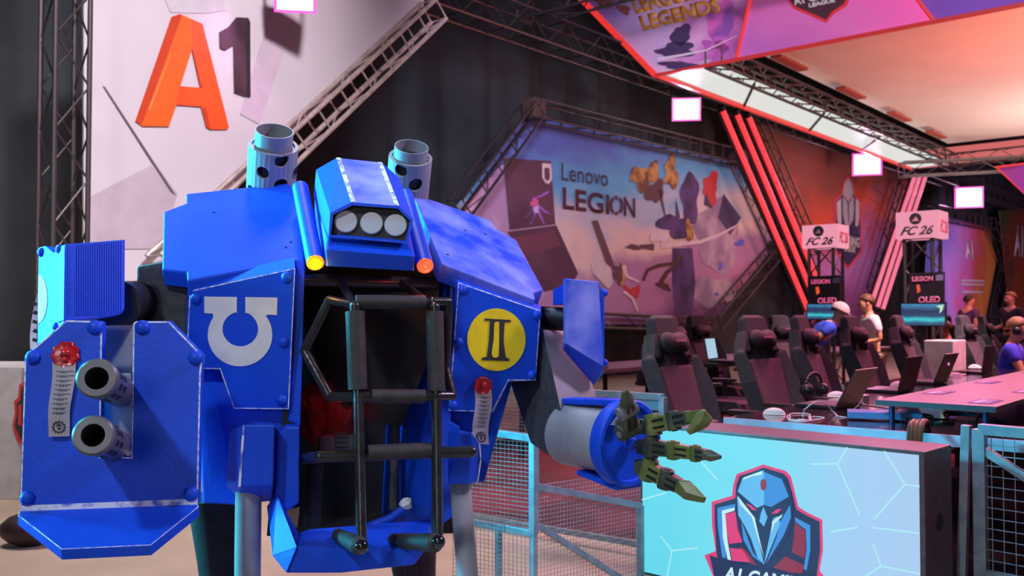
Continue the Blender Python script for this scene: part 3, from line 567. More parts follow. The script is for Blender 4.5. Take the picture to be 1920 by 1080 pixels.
# lower sill beam
bm = BM(); hullp(bm, [(557, 1025, 2.90), (797, 1031, 3.03), (777, 1059, 3.02), (640, 1074, 2.93), (537, 1074, 2.90), (583, 992, 3.13), (742, 992, 3.2), (808, 973, 3.32), (812, 1010, 3.34), (540, 1066, 3.2), (560, 1000, 3.13)])
mk('sill_beam', bm, Mblue, ROB, bevel=.005)
bm = BM(); hullp(bm, [(500, 948, 3.12), (519, 925, 3.05), (521, 1001, 2.99), (511, 1042, 2.94), (537, 1074, 2.89), (557, 1025, 2.89), (526, 975, 3.04), (560, 1000, 3.12), (540, 1060, 3.15)]); mk('corner_brace', bm, Mblue, ROB, bevel=.003)
# ---- front plates
PLL = Pl((355, 545, 3.12), (554, 502, 3.06), (542, 768, 3.10))
f = [(355, 545), (554, 502), (542, 768), (438, 767), (412, 693), (348, 691)]; b_ = [(351, 526), (551, 482), (545, 769), (437, 768), (411, 694), (344, 692)]
bm = BM(); prism(bm, [PLL.at(*p) for p in f], [PLL.at(*p, -.075) for p in b_], wear=.006); cp_l = mk('chest_plate', bm, [Mblue, Mwear], ROB, bevel=.003)
for x, y in ((368, 560), (538, 520), (532, 641), (528, 750)): rivet(cp_l, PLL, x, y, 11)
bm = BM(); decal(bm, PLL, [(434, 505), (439, 504), (451, 521), (446, 523)], .003, .02); 
bm.free()
om = [(383, 556), (444, 557), (444, 588)]
ro = lambda t: (450+60.5*math.cos(math.radians(t)), 628+59*math.sin(math.radians(t)))
ri = lambda t: (450.5+33.5*math.cos(math.radians(t)), 617+32.5*math.sin(math.radians(t)))
inner = [ri(t) for t in range(255, -76, -11)]; outer = [ro(t) for t in range(-38, 219, 9)]
poly = [(383, 556), (444, 557), (444, 587)]+inner+[(460, 587), (460, 557), (520, 558), (519, 591), (504, 590)]+outer+[(399, 588), (383, 587)]
bm = BM(); fs = [PLL.at(*p, .003) for p in poly]; ext(bm, fs, -PLL.n*.002); o_ = mk('omega_mark', bm, Mwhite, cp_l); o_['label'] = 'white upside-down horseshoe mark'
PRR = Pl((859, 529, 3.33), (1014, 582, 3.45), (841, 771, 3.36))
f = [(859, 529), (1014, 582), (1005, 714), (954, 714), (924, 773), (841, 771)]; b_ = [(851, 513), (1015, 573), (1007, 713), (956, 716), (926, 774), (833, 768)]
bm = BM(); prism(bm, [PRR.at(*p) for p in f], [PRR.at(*p, -.075) for p in b_], wear=.006); cp_r = mk('chest_plate', bm, [Mblue, Mwear], ROB, bevel=.003)
for x, y in ((868, 543), (1007, 591), (859.5, 642), (998, 703), (849, 760)): rivet(cp_r, PRR, x, y, 9.5)
bm = BM(); decal(bm, PRR, disc_pts(931, 637, 54.5, 58.5, 60), .0035, .003); yc = mk('numeral_disc', bm, Myellow, cp_r); yc['label'] = 'yellow disc with a black Roman numeral two'
bm = BM()
decal(bm, PRR, [(909, 597), (958, 600), (957, 604), (946, 604), (944, 640), (948, 670), (955, 673), (954, 677), (903, 675), (904, 671), (913, 669), (917, 636), (919, 601), (909, 601)], .006, .002)
mk('numeral', bm, Mink, yc)
bm = BM(); decal(bm, PRR, [(931, 603), (936, 604), (936, 640), (935, 668), (930, 671), (925, 670), (922, 664), (926, 636), (927, 606)], .008, .002); mk('numeral_gap', bm, Myellow, yc)
seal(cp_r, PRR, 906, 724, 17, [(889, 730), (921, 731), (914, 832), (885, 830)], 16)
# ---- carapace roof slabs
PS1 = Pl((307, 397, 3.45), (541, 343, 3.58), (351, 527, 3.10))
bm = BM(); ext(bm, [PS1.at(*p) for p in ((307, 397), (349, 381), (349, 363), (541, 343), (554, 360), (570, 478), (569, 487), (351, 526), (350, 510), (304, 505))], (0, .02, -.055)); sl1 = mk('carapace_slab', bm, Mblue, ROB, bevel=.005)
for x, y in ((401, 398), (545, 453), (536, 463)):
    bm = BM(); c = PS1.at(x, y, .0008); ball(bm, c, .0045, 8, (1, 1, .4)); mk('screw_hole', bm, Mblack, sl1)
PS2 = Pl((773, 362, 3.85), (829, 494, 3.32), (1003, 562, 3.46))
bm = BM(); ext(bm, [PS2.at(*p) for p in ((773, 362), (920, 413), (931, 429), (968, 450), (1019, 543), (1000, 548), (1004, 562), (829, 494))], (-.022, .02, -.062)); sl2_ = mk('carapace_slab', bm, Mblue_scuff, ROB, bevel=.005)
for x, y in ((871, 432), (910, 439), (839, 477)):
    bm = BM(); ball(bm, PS2.at(x, y, .0008), .005, 8, (1.4, 1, .4)); mk('screw_hole', bm, Mblack, sl2_)
# ---- head box
Fo = [(616, 444), (619, 399), (659, 379), (748, 386), (775, 413), (764, 457)]; PH = Pl((616, 444, 3.0), (764, 457, 3.03), (700, 382, 3.03))
Bo = [(588, 368, 3.40), (593, 318, 3.38), (631, 296, 3.38), (716, 305, 3.42), (749, 334, 3.44), (757, 390, 3.45)]
Fi = [(620, 441), (625, 402), (661, 385), (746, 391), (769, 414), (760, 453)]
fo = [PH.at(*p) for p in Fo]; bo = [W(*p) for p in Bo]; fi = [PH.at(*p) for p in Fi]; fr = [p-PH.n*.03 for p in fi]
bm = BM(); v1 = [bm.verts.new(p) for p in fo]; v2 = [bm.verts.new(p) for p in bo]; v3 = [bm.verts.new(p) for p in fi]; v4 = [bm.verts.new(p) for p in fr]
for i in range(6):
    j = (i+1) % 6; mi = 1 if i == 2 else 0
    q = bm.faces.new((v1[i], v1[j], v2[j], v2[i])); q.material_index = mi
    bm.faces.new((v1[j], v1[i], v3[i], v3[j])); q = bm.faces.new((v3[i], v3[j], v4[j], v4[i])); q.material_index = 2
bm.faces.new(v2[::-1]); q = bm.faces.new(v4); q.material_index = 2
head = mk('head_box', bm, [Mblue, Mblue_scuff, Mblack], ROB)
for x, y in ((649, 416), (697, 419), (742, 423)):
    bm = BM(); c = PH.at(x, y, -.028); lathe(bm, c, PH.n, [(0, .037), (.006, .037), (.009, .034), (.0095, .001)], 36); mk('headlamp_disc', bm, Mlens, head, smooth=True)
for i in (2, 3):   # dry-brushed ridges between facets
    a, b = fo[i], bo[i]; t = (fo[3]-fo[2]).normalized()*(1 if i == 2 else -1); up = (b-a).cross(t).normalized(); up = up if up.z > 0 else -up
    bm = BM(); w_ = .013; ext(bm, [a-t*.001+up*.0018, a+t*w_+up*.0018, b+t*w_*1.1+up*.0018, b-t*.001+up*.0018], -up*.001); mk('worn_ridge', bm, Mwear2, head)
bm = BM(); hullp(bm, [(611, 468, 2.98), (778, 481, 3.02), (775, 508, 3.04), (612, 499, 3.0), (615, 446, 3.03), (765, 459, 3.07), (590, 358, 3.44), (757, 380, 3.52), (590, 480, 3.45), (765, 490, 3.5)]); mk('head_base', bm, Mblue, ROB, bevel=.004)
# ---- searchlight tubes
for (a, b, ml, nm) in ((W(563, 352, 3.42), W(591, 492, 3.02), Mamber, 'amber lamp lens'), (W(760, 366, 3.68), W(797, 498, 3.2), Mred_lens, 'red lamp lens')):
    bm = BM(); cyl(bm, a, b, .029, seg=28); t_ = mk('lamp_tube', bm, Mblue, ROB, smooth=True); ax = (b-a).normalized()
    bm = BM(); lathe(bm, b, ax, [(0, .0285), (.004, .0285), (.012, .022), (.014, .018), (.0125, .014), (.016, .008), (.0165, .001)], 28); l_ = mk('lamp_lens', bm, ml, t_, smooth=True); l_['label'] = nm
    c = b+ax*.02; light('POINT', c+ax*.03, c+ax, .5, (1, .4, .05) if ml is Mamber else (1, .1, .05), .01)
# ---- exhaust stacks
def stack(a, b, ro_, ri_, top, holes, nm):
    ax = (b-a).normalized(); L_ = (b-a).length; n_ = 120
    bm = BM(); u, v, w = frame(ax); prof = [(0, ro_), (L_, ro_), (L_, ro_*.86), (0, ro_*.86)]
    lathe(bm, a, ax, prof+[prof[0]], n_, close=False, wob=lambda k: 1+(.011 if (k//2) % 2 else 0)); bmesh.ops.remove_doubles(bm, verts=bm.verts, dist=1e-6)
    o = mk('exhaust_stack', bm, Mpipe, ROB, smooth=True)
    bc = BM()
    for px, py, rr_ in holes:
        c0 = W(px, py, 1)-EYE; # march to the surface
        best = None
        for k in range(2000):
            p = EYE+c0*(2.8+k*.001); r_ = (p-a)-ax*(p-a).dot(ax)
            if r_.length < ro_: best = p; break
        if best is None: continue
        nr = ((best-a)-ax*(best-a).dot(ax)).normalized(); cyl(bc, best-nr*ro_*.3, best+nr*.05, rr_, seg=32)
    cut(o, bc); o.name = 'exhaust_stack'
    tl = (top-b).length
    bm = BM(); lathe(bm, a, ax, [(0, ro_*.80), (L_*.97, ro_*.80)], 40); mk('stack_shade_tube', bm, Mblack, o)  # black tube added to stand for the shade seen through the holes
    bm = BM(); L0 = L_*.80; lathe(bm, a+ax*L0, ax, [(0, ri_), (L_+tl-L0, ri_), (L_+tl-L0, ri_*.95), (0, ri_*.95), (0, ri_)], 48, close=False); mk('inner_tube', bm, Mpipe, o, smooth=True)
    bm = BM(); lathe(bm, a+ax*(L_-.012), ax, [(0, ro_*.9), (.004, ro_*.9), (.004, ri_*1.01), (0, ri_*1.01), (0, ro_*.9)], 48, close=False); mk('collar', bm, Mpipe, o, smooth=True)
stack(W(505, 402, 3.72), W(513, 272, 3.56), .093, .071, W(516, 245, 3.53), ((529, 302, .028), (492, 324, .025), (554, 325, .028), (527, 348, .028), (566, 365, .028), (470, 360, .028)), '')
stack(W(760, 402, 3.95), W(770, 294, 3.80), .088, .069, W(773, 274, 3.78), ((751, 320, .027), (780, 347, .029), (808, 325, .027), (742, 368, .027)), '')
# ---- cage of foam-wrapped pipes
def pipe(name, pts, r, m, parent=ROB, ends=True): bm = BM(); tube(bm, [W(*p) for p in pts], r, 16, ends=ends); return mk(name, bm, m, parent, smooth=True)
cage = pipe('roll_cage', [(572, 524, 3.28), (818, 532, 3.46)], .024, Mcage)
pipe('cage_strut', [(634, 522, 3.28), (664, 572, 2.98)], .0145, Mcage, cage); pipe('cage_strut', [(753, 530, 3.4), (813, 577, 3.08)], .0145, Mcage, cage)
pipe('cage_pipe', [(665, 572, 3.0), (617, 563, 3.03), (571, 658, 3.05), (618, 744, 3.0), (678, 744, 2.95)], .0155, Mcage, cage)
pipe('cage_pipe', [(812, 566, 3.07), (840, 566, 3.10), (835, 690, 3.13), (848, 742, 3.10), (816, 742, 3.06)], .0155, Mcage, cage)
pipe('foam_sleeve', [(667, 566, 2.98), (797, 567, 3.05)], .0225, Mfoam, cage, False)
pipe('cage_pipe', [(665, 574, 2.96), (672, 742, 2.93), (678, 1022, 2.83)], .0165, Mcage, cage)
pipe('cage_pipe', [(815, 576, 3.03), (818, 744, 3.0), (821, 1016, 2.90)], .0165, Mcage, cage)
pipe('foam_sleeve', [(665.6, 584, 2.955), (670.5, 730, 2.935)], .0305, Mfoam, cage, False); pipe('foam_sleeve', [(815, 584, 3.03), (818, 733, 3.01)], .0285, Mfoam, cage, False)
pipe('cage_pipe', [(672, 744, 2.93), (820, 743, 3.0)], .0165, Mcage, cage); pipe('foam_sleeve', [(697, 743, 2.945), (797, 743, 2.985)], .0225, Mfoam, cage, False)
pipe('cage_pipe', [(569, 860, 3.15), (600, 856, 2.9), (884, 847, 3.0)], .0185, Mcage, cage); pipe('foam_sleeve', [(690, 849, 2.92), (808, 844, 2.97)], .025, Mfoam, cage, False)
def cone(pts, r0, r1): bm = BM(); a, b = W(*pts[0]), W(*pts[1]); lathe(bm, a, b-a, [(0, r0), ((b-a).length*.96, r1), ((b-a).length, r1*.7)], 24); return mk('foam_foot', bm, Mfoam, cage, smooth=True)
cone(((634, 1004, 3.02), (676, 1024, 2.80)), .022, .027); cone(((738, 1014, 3.08), (820, 1018, 2.87)), .024, .029)
for p in ((678, 1025, 2.8), (822, 1016, 2.87)): bm = BM(); ball(bm, W(*p), .022, 18); mk('pipe_cap', bm, mat('glossy_black', (.01, .01, .012), .12, coat=.6), cage, smooth=True)
# ---- things seen inside the cabin
Mredf = mat('red_cloth', (.35, .01, .015), .7, col2=(.12, .004, .006), scale=9, bump=.4, bscale=12)
bm = BM(); ball(bm, W(612, 775, 3.74), .11, 28, (1.2, .5, 1.25))
for v in bm.verts: v.co += V((.012*math.sin(v.co.z*70+v.co.x*40), .01*math.sin(v.co.x*90), .012*math.sin(v.co.x*60)))
mk('red_cushion', bm, Mredf, ROB, smooth=True)
light('POINT', W(632, 792, 3.52), (0, 3, 0), .10, (1, .06, .03), .01)
bm = BM(); box(bm, W(635, 830, 3.6), (.15, .1, .07), (1, 0, .05)); gr = mk('harness_buckle', bm, Mgun, ROB, bevel=.012)
for k in range(4): bm = BM(); box(bm, W(640, 812+k*9, 3.545), (.05, .006, .005)); mk('buckle_slot', bm, Mblack, gr)
for q in (((600, 575, 3.8), (670, 745, 3.7), .022), ((612, 690, 3.75), (650, 760, 3.68), .015), ((592, 860, 3.5), (585, 1000, 3.45), .03), ((742, 780, 3.7), (738, 950, 3.65), .018)):
    bm = BM(); tube(bm, [W(*q[0]), W(*q[1])], q[2], 10); mk('harness_strap', bm, Mdark, ROB, smooth=True)
bm = BM(); tube(bm, [W(688, 990, 3.3), W(735, 972, 3.32), W(768, 946, 3.35)], .018, 12); st = mk('blue_strut', bm, Mblue, ROB, smooth=True)
bm = BM(); lathe(bm, W(764, 950, 3.345), W(756, 934, 3.33)-W(764, 950, 3.345), [(0, .019), (.02, .022), (.03, .014), (.034, .004)], 10, wob=lambda k: 1+.15*(k % 2)); mk('torn_end', bm, Mwhite, st)
bm = BM(); hullp(bm, [(600, 985, 3.6), (740, 960, 3.7), (740, 975, 3.7), (600, 1000, 3.6), (610, 985, 3.9), (740, 960, 3.95)]); mk('cabin_floor', bm, Mblack, ROB)
bm = BM(); hullp(bm, [(566, 500, 3.6), (826, 505, 3.46), (818, 640, 3.44), (752, 800, 3.5), (690, 790, 3.55), (600, 690, 3.6), (566, 600, 3.6), (566, 500, 3.62), (826, 505, 3.48), (752, 800, 3.52), (566, 600, 3.62)]); mk('cabin_shade_sheet', bm, Mblack, ROB)  # black sheet added to stand for shade in the upper cabin
bm = BM(); hullp(bm, [(546, 490, 3.2), (566, 500, 3.2), (562, 950, 3.15), (520, 960, 3.15), (546, 490, 3.9), (560, 500, 3.9), (558, 990, 3.9), (520, 990, 3.9)]); mk('cabin_lining', bm, Mblack, ROB)
# ---- hip pods and legs
bm = BM(); hullp(bm, [(457, 796, 2.99), (515, 796, 2.99), (511, 911, 2.99), (449, 913, 2.99), (431, 808, 3.06), (424, 910, 3.06), (448, 936, 3.12), (508, 940, 3.12), (430, 912, 3.2), (515, 800, 3.2), (431, 808, 3.2), (515, 930, 3.2)]); pod = mk('hip_pod', bm, Mblue, ROB, bevel=.005)
bm = BM(); ext(bm, [W(455, 797, 2.986), W(459, 797, 2.986), W(451.5, 912, 2.986), (W(446.5, 913, 2.986))], (0, .003, 0)); mk('worn_ridge', bm, Mwear2, pod)
bm = BM(); hullp(bm, [(840, 808, 3.28), (862, 806, 3.24), (885, 812, 3.24), (898, 830, 3.27), (902, 860, 3.29), (897, 900, 3.3), (880, 908, 3.27), (840, 908, 3.26), (902, 850, 3.45), (845, 808, 3.48), (895, 905, 3.48), (840, 905, 3.48)]); pod = mk('hip_pod', bm, Mblue, ROB, bevel=.008)
bm = BM(); tube(bm, [W(885, 812, 3.245), W(899, 835, 3.275), (W(901, 862, 3.285)), W(895, 904, 3.295)], .0035, 6); mk('worn_ridge', bm, Mwear2, pod)
for a, b, r, foot in ((W(466, 900, 3.09), V((-.86, 3.06, .1)), .042, 1), (W(862, 900, 3.36), V((-.13, 3.28, .1)), .038, 1)):
    bm = BM(); cyl(bm, a, b, r, seg=32); lg = mk('leg_pipe', bm, Mpipe, ROB, smooth=True)
    bm = BM(); x, y = b.x, b.y; hull(bm, [V((x+i*.16, y+j*.2-.04, 0)) for i in (-1, 1) for j in (-1, 1)]+[V((x+i*.11, y+j*.12, .16)) for i in (-1, 1) for j in (-1, 1)]); mk('foot_block', bm, Mblue, ROB, bevel=.01)
Mtrou = mat('black_trousers', (.012, .012, .015), .85, col2=(.02, .02, .025), scale=20)
Mmar = mat('maroon_ribbed_cloth', (.06, .008, .018), .7, col2=(.015, .005, .008), scale=12, stretch=(30, 1, .3))
for a, b, r0, r1, m_ in ((W(400, 930, 3.5), V((-1.08, 3.55, .1)), .095, .06, Mtrou), (W(770, 1000, 3.62), V((-.36, 3.66, .1)), .10, .06, Mmar)):
    bm = BM(); L_ = (b-a).length; lathe(bm, a, b-a, [(0, r0), (L_*.45, r0*.82), (L_*.55, r0*.8), (L_, r1)], 24); mk('trouser_leg', bm, m_, ROB, smooth=True)
    bm = BM(); ball(bm, V((b.x, b.y-.07, .06)), .07, 14, (.75, 1.9, .85)); mk('shoe', bm, Mplast, ROB, smooth=True)
# ---- cannon arm
bm = BM(); tube(bm, [W(222, 570, 3.05), W(275, 566, 3.3)], .075, 20, ends=False); mk('shoulder_pipe', bm, Mblack, ROB, smooth=True)
bm = BM(); hullp(bm, [(257, 499, 3.2), (352, 482, 3.2), (257, 640, 3.2), (352, 690, 3.2), (262, 505, 3.55), (352, 492, 3.6), (262, 630, 3.5), (352, 660, 3.5)]); mk('shoulder_block', bm, Mdark, ROB, bevel=.012)
bm = BM(); hullp(bm, [(187, 612, 3.02), (300, 612, 3.02), (187, 860, 2.98), (300, 860, 2.98), (190, 600, 3.22), (300, 600, 3.22), (190, 860, 3.2), (300, 860, 3.2)]); mk('forearm_block', bm, Mgrey, ROB, bevel=.008)
PG = Pl((46, 667, 2.78), (381, 667, 2.86), (37, 958, 2.72))
gp = [(46, 667), (124, 600), (188, 602), (192, 606), (188, 856), (246, 857), (249, 606), (254, 602), (317, 602), (381, 667), (377, 700), (371, 945), (37, 958)]
g2 = [(x, y) for x, y in gp]
bm = BM(); fr_ = [PG.at(*p) for p in gp]; ext(bm, fr_, (0, .028, 0), wear=.006); ga = mk('gauntlet_plate', bm, [Mblue, Mwear], ROB, bevel=.003)
a, b = PG.at(37, 958), PG.at(371, 945)
bm = BM(); fl = [a, b, W(373, 949, b.y-.02), W(283, 1022, 2.60), W(115, 1030, 2.56), W(33, 965, a.y-.02)]
PF2 = Pl(a, b, W(200, 1026, 2.58)); fl = [PF2.at(37, 958), PF2.at(371, 945), PF2.at(373, 950), PF2.at(283, 1022), PF2.at(115, 1030), PF2.at(33, 966)]
ext(bm, fl, (0, .004, -.03), wear=.003); gf = mk('gauntlet_flap', bm, [Mblue, Mwear], ga, bevel=.002)
bm = BM(); up_ = PG.n*.0012; ext(bm, [PG.at(38, 948, .0015), PG.at(370, 935, .0015), PG.at(371, 946, .0015), PG.at(37, 959, .0015)], -PG.n*.001); mk('worn_ridge', bm, Mwear2, ga)
for x, y in ((178, 614), (267, 614), (62, 670), (367, 671), (52, 934), (358, 926)): rivet(ga, PG, x, y, 14)
seal(ga, PG, 122, 665, 24, [(99, 680), (143, 679), (131, 818), (92, 819)], 20)
bm = BM(); hullp(bm, [(186, 700, 2.9), (246, 700, 2.9), (246, 855, 2.86), (186, 855, 2.86), (186, 700, 2.98), (246, 700, 2.98), (246, 855, 2.98), (186, 855, 2.98)]); mk('barrel_mount', bm, Mgrey, ROB, bevel=.003)
for a, b in ((W(181, 709, 2.47), W(228, 735, 2.9)), (W(174, 816, 2.45), W(222, 838, 2.88))):
    ax = (b-a).normalized(); L_ = (b-a).length
    bm = BM(); lathe(bm, a, ax, [(0, .030), (0, .047), (.006, .0525), (.05, .0525), (.056, .049), (.06, .0465), (L_, .0465), (L_, .02), (.22, .02), (.22, .0295), (0, .030)], 48, close=False); bmesh.ops.remove_doubles(bm, verts=bm.verts, dist=1e-6)
    brl = mk('cannon_barrel', bm, Mgun, ROB, smooth=True); u, v, w = frame(ax)
    for k in range(10):
        t = 2*math.pi*k/10+.3
        for s_ in (.12, .19): 
            c = a+ax*(s_+.0)+(u*math.cos(t)+v*math.sin(t))*.0462; bm = BM(); box(bm, c, (.04, .016, .004), ax, (u*math.cos(t)+v*math.sin(t))); mk('cooling_slot', bm, Mblack, brl, bevel=.002)
    bm = BM(); lathe(bm, a+ax*.218, ax, [(0, .0295), (.002, .0295)], 24); mk('bore', bm, Mblack, brl)
# ---- cannon-side shoulder guard
Mrib = mat('corrugated_blue_card', BLUE, .5, col2=(.014, .09, .8), scale=5, bump=.2)
PA = Pl((122, 458, 2.86), (235, 449, 3.02), (149, 598, 2.86))
q = [(122, 458), (235, 449), (234, 580), (226, 590), (193, 596), (149, 600), (120, 602)]
bm = BM(); ext(bm, [PA.at(*p) for p in q], -PA.n*.04); sg = mk('shoulder_guard', bm, Mblue, ROB, bevel=.003)
bm = BM(); n_ = 24
for k in range(n_):
    x0 = 127+k*(104/n_); x1 = x0+2.2; y0 = 461-(x0-122)*.08; y1 = min(592, 600-(x0-122)*.12); ext(bm, [PA.at(x0, y0, .0025), PA.at(x1, y0, .0025), PA.at(x1, y1, .0025), PA.at(x0, y1, .0025)], -PA.n*.003)
rb_ = mk('card_ribs', bm, Mblue, sg, bevel=.0008); rb_['kind'] = 'stuff'
a, b, c_ = PA.at(122, 458), PA.at(120, 640), W(72, 463, 3.02); PB = Pl(a, c_, b)
bm = BM(); ext(bm, [PB.at(*p) for p in ((122, 458), (118, 462), (100, 474), (84, 461), (72, 464), (70, 646), (120, 625))], -PB.n*.03); sf = mk('guard_side', bm, Mblue, sg, bevel=.003)
for x, y, r in ((78, 473, 9), (112, 467, 9), (105, 612, 8)): rivet(sf, PB, x, y, r)
bm = BM(); decal(bm, PB, disc_pts(72, 560, 16, 45, 30, -90, 90)+[(71, 610)], .002, .002); mk('white_disc', bm, Mwhite, sf)
bm = BM(); a = W(66, 545, 3.15)
for k in range(8):
    t0, t1 = k/8, (k+1)/8; p = lambda t, s_: W(70-14*math.sin(t*1.9)*1.0+s_*(8+6*t), 550+105*t, 3.1+.05*math.sin(t*3))
    ext(bm, [p(t0, 0), p(t0, 1), p(t1, 1), p(t1, 0)], (0, .002, 0))
ps_ = mk('paper_ribbon', bm, Mpaper, sg)
for k in range(5): bm = BM(); ext(bm, [W(62+k % 2*3, 565+k*17, 3.08), W(70+k % 2*2, 568+k*17, 3.08), W(68, 574+k*17, 3.08), W(60, 571+k*17, 3.08)], (0, .001, 0)); mk('ink_stroke', bm, Mink, ps_)
bm = BM(); hullp(bm, [(130, 500, 3.1), (225, 500, 3.15), (225, 600, 3.15), (130, 640, 3.0), (130, 500, 3.3), (225, 500, 3.3), (225, 600, 3.3), (130, 640, 3.2)]); mk('guard_core', bm, Mblack, sg)
# ---- claw arm
bm = BM(); tube(bm, [W(985, 592, 3.7), W(1075, 598, 3.6)], .042, 18); mk('shoulder_pipe', bm, Mblack, ROB, smooth=True)
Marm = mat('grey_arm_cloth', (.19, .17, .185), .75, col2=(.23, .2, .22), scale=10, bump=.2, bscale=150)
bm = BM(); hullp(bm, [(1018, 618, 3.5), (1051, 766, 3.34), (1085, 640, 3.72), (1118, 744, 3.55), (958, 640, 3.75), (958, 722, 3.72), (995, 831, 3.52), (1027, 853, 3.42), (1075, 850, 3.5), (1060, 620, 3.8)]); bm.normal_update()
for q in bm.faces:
    if q.normal.x < -.15 or q.normal.dot(q.calc_center_median()-V((.15, 3.6, 1.0))) < 0 and q.normal.x > .15: q.material_index = 1  # shade on the arm's left faces is painted with the dark material
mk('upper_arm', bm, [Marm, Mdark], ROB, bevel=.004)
PR = Pl((1061, 522, 3.38), (1124, 528, 3.46), (1061, 644, 3.38))
bm = BM(); ext(bm, [PR.at(*p) for p in ((1061, 522), (1122, 528), (1131, 553), (1132, 689), (1061, 645))], V((-.008, .035, 0))); rg = mk('shoulder_guard', bm, Mblue_scuff, ROB, bevel=.003)
bm = BM(); hull(bm, [PR.at(1061, 646), PR.at(1132, 689), PR.at(1131, 701, -.04), PR.at(1113, 722, -.08), PR.at(1098, 690, -.06), PR.at(1055, 655, -.04), PR.at(1056, 645, -.03), PR.at(1125, 690, -.1)]); mk('guard_lip', bm, Mblue, rg, bevel=.002)
bm = BM(); hull(bm, [PR.at(1127, 540), PR.at(1133, 553), PR.at(1133, 689), PR.at(1127, 540, -.12), PR.at(1131, 553, -.13), PR.at(1131, 680, -.12), PR.at(1122, 530)]); gs = mk('guard_side', bm, Mblue, rg)
for y in (549, 680): bm = BM(); ball(bm, PR.at(1133, y, -.03), .015, 14); mk('rivet', bm, Mblue, gs, smooth=True)
bm = BM(); hullp(bm, [(1037, 545, 3.62), (1060, 530, 3.5), (1060, 570, 3.5), (1037, 572, 3.62), (1037, 545, 3.7), (1062, 530, 3.7), (1060, 572, 3.7)]); mk('guard_bracket', bm, Mblue, rg)
E0, C0 = W(1062, 812, 3.42), W(1168, 829, 3.19); AX = (C0-E0).normalized(); LF = (C0-E0).length
bm = BM(); prof = [(0, .09), (.004, .108)]
k = 0; t = .01
while t < LF: prof.append((t, .113 if k % 2 else .1115)); t += .006; k += 1
prof += [(LF, .112)]; lathe(bm, E0, AX, prof, 56); fa_ = mk('forearm_drum', bm, Mpipe, ROB, smooth=False)
for p in fa_.data.polygons: p.use_smooth = False
bm = BM(); lathe(bm, C0-AX*.012, AX, [(0, .112), (0, .143), (.012, .147), (.045, .147), (.052, .142), (.052, .128), (.04, .124), (.04, .001)], 64); wr = mk('wrist_disc', bm, Mblue, ROB, smooth=True)
CF = C0+AX*.042; uu = (Z-AX*Z.dot(AX)).normalized(); rr_ = AX.cross(uu).normalized()
if rr_.x < 0: rr_ = -rr_
bm = BM(); lathe(bm, CF-rr_*.01, AX, [(0, .026), (.01, .026), (.018, .02), (.03, .012), (.03, .001)], 20); hb = mk('hub', bm, Mblue, wr, smooth=True)
bm = BM(); cyl(bm, CF-rr_*.01+AX*.028, CF-rr_*.01+AX*.045, .008, seg=8); mk('hub_bolt', bm, mat('brass', (.5, .42, .25), .3, metal=.8), hb)
bm = BM(); seg_box(bm, E0+uu*.118+AX*.0, C0+uu*.135-AX*.01, .09, .022, rr_); mk('forearm_pad', bm, Mblue, ROB, bevel=.008)
bm = BM(); seg_box(bm, E0-uu*.12+AX*.12, C0-uu*.145+AX*.03, .12, .018, rr_); mk('forearm_pad', bm, Mblue, ROB, bevel=.006)
bm = BM(); ext(bm, [CF+uu*.07-rr_*.10, CF+uu*.115-rr_*.05, CF+uu*.06-rr_*.045], AX*.012); mk('wrist_insert', bm, Mgrey, wr)
def finger(name, P, w, m1, m2, side, claw=None, lab=None):
    P = [W(*p) for p in P]; root = None; side = V(side)
    for i in range(len(P)-1):
        a, b = P[i], P[i+1]; ax = (b-a).normalized(); s = (side-ax*side.dot(ax)).normalized(); t = ax.cross(s); ww = w*(1-.12*i); L_ = (b-a).length
        bm = BM(); cyl(bm, a-s*ww*.62, a+s*ww*.62, ww*.46, seg=12); o = mk('knuckle', bm, m2 if i else m1, root or ROB, bevel=.002)
        if root is None: root = o; root.name = name
        bm = BM(); seg_box(bm, a+ax*L_*.08, b-ax*L_*.12, ww, ww*.8, s, taper=.86); ph = mk('phalanx', bm, m1 if i % 2 == 0 else m2, root, bevel=ww*.13)
        for j in (-.2, .2):
            for sg_ in (-1, 1): 
                bm = BM(); seg_box(bm, a+ax*L_*.2+s*ww*j+t*ww*.40*sg_, a+ax*L_*.72+s*ww*j+t*ww*.39*sg_, ww*.12, ww*.06, s); mk('groove', bm, Mblack, ph)
        bm = BM(); cyl(bm, a-s*ww*.68, a+s*ww*.68, ww*.2, seg=10); mk('pin', bm, m2, root)
    if claw:
        a, tip, wd_, th = W(*claw[0]), W(*claw[1]), claw[2], claw[3]; ax = (tip-a).normalized(); s = (side-ax*side.dot(ax)).normalized(); t = ax.cross(s); L_ = (tip-a).length; bm = BM()
        hull(bm, [a+s*wd_*.32+t*th*.5, a-s*wd_*.32+t*th*.5, a+s*wd_*.32-t*th*.5, a-s*wd_*.32-t*th*.5, a+ax*L_*.35+s*wd_*.55, a+ax*L_*.35-s*wd_*.55, a+ax*L_*.4+t*th*.6, a+ax*L_*.4-t*th*.5, tip+s*wd_*.16+t*th*.12, tip-s*wd_*.16+t*th*.12, tip+s*wd_*.14-t*th*.15, tip-s*wd_*.14-t*th*.15])
        cl = mk('claw_tip', bm, m1, root, bevel=.003)
    return root
finger('claw_finger', [(1224, 797, 3.06), (1262, 789, 3.0), (1298, 781, 2.94)], .056, Mgreen, Mgreen2, uu, ((1328, 776, 2.90), (1290, 812, 2.90), .055, .03))
bm = BM(); seg_box(bm, W(1290, 782, 2.95), W(1322, 776, 2.91), .036, .03, uu, taper=.8); mk('phalanx', bm, Mgreen, ROB.children[-1], bevel=.004)
finger('claw_finger', [(1222, 838, 3.05), (1262, 844, 3.0), (1304, 850, 2.94), (1328, 853, 2.90)], .052, Mgreen2, Mgreen, uu, ((1322, 853, 2.91), (1352, 857, 2.87), .036, .035))
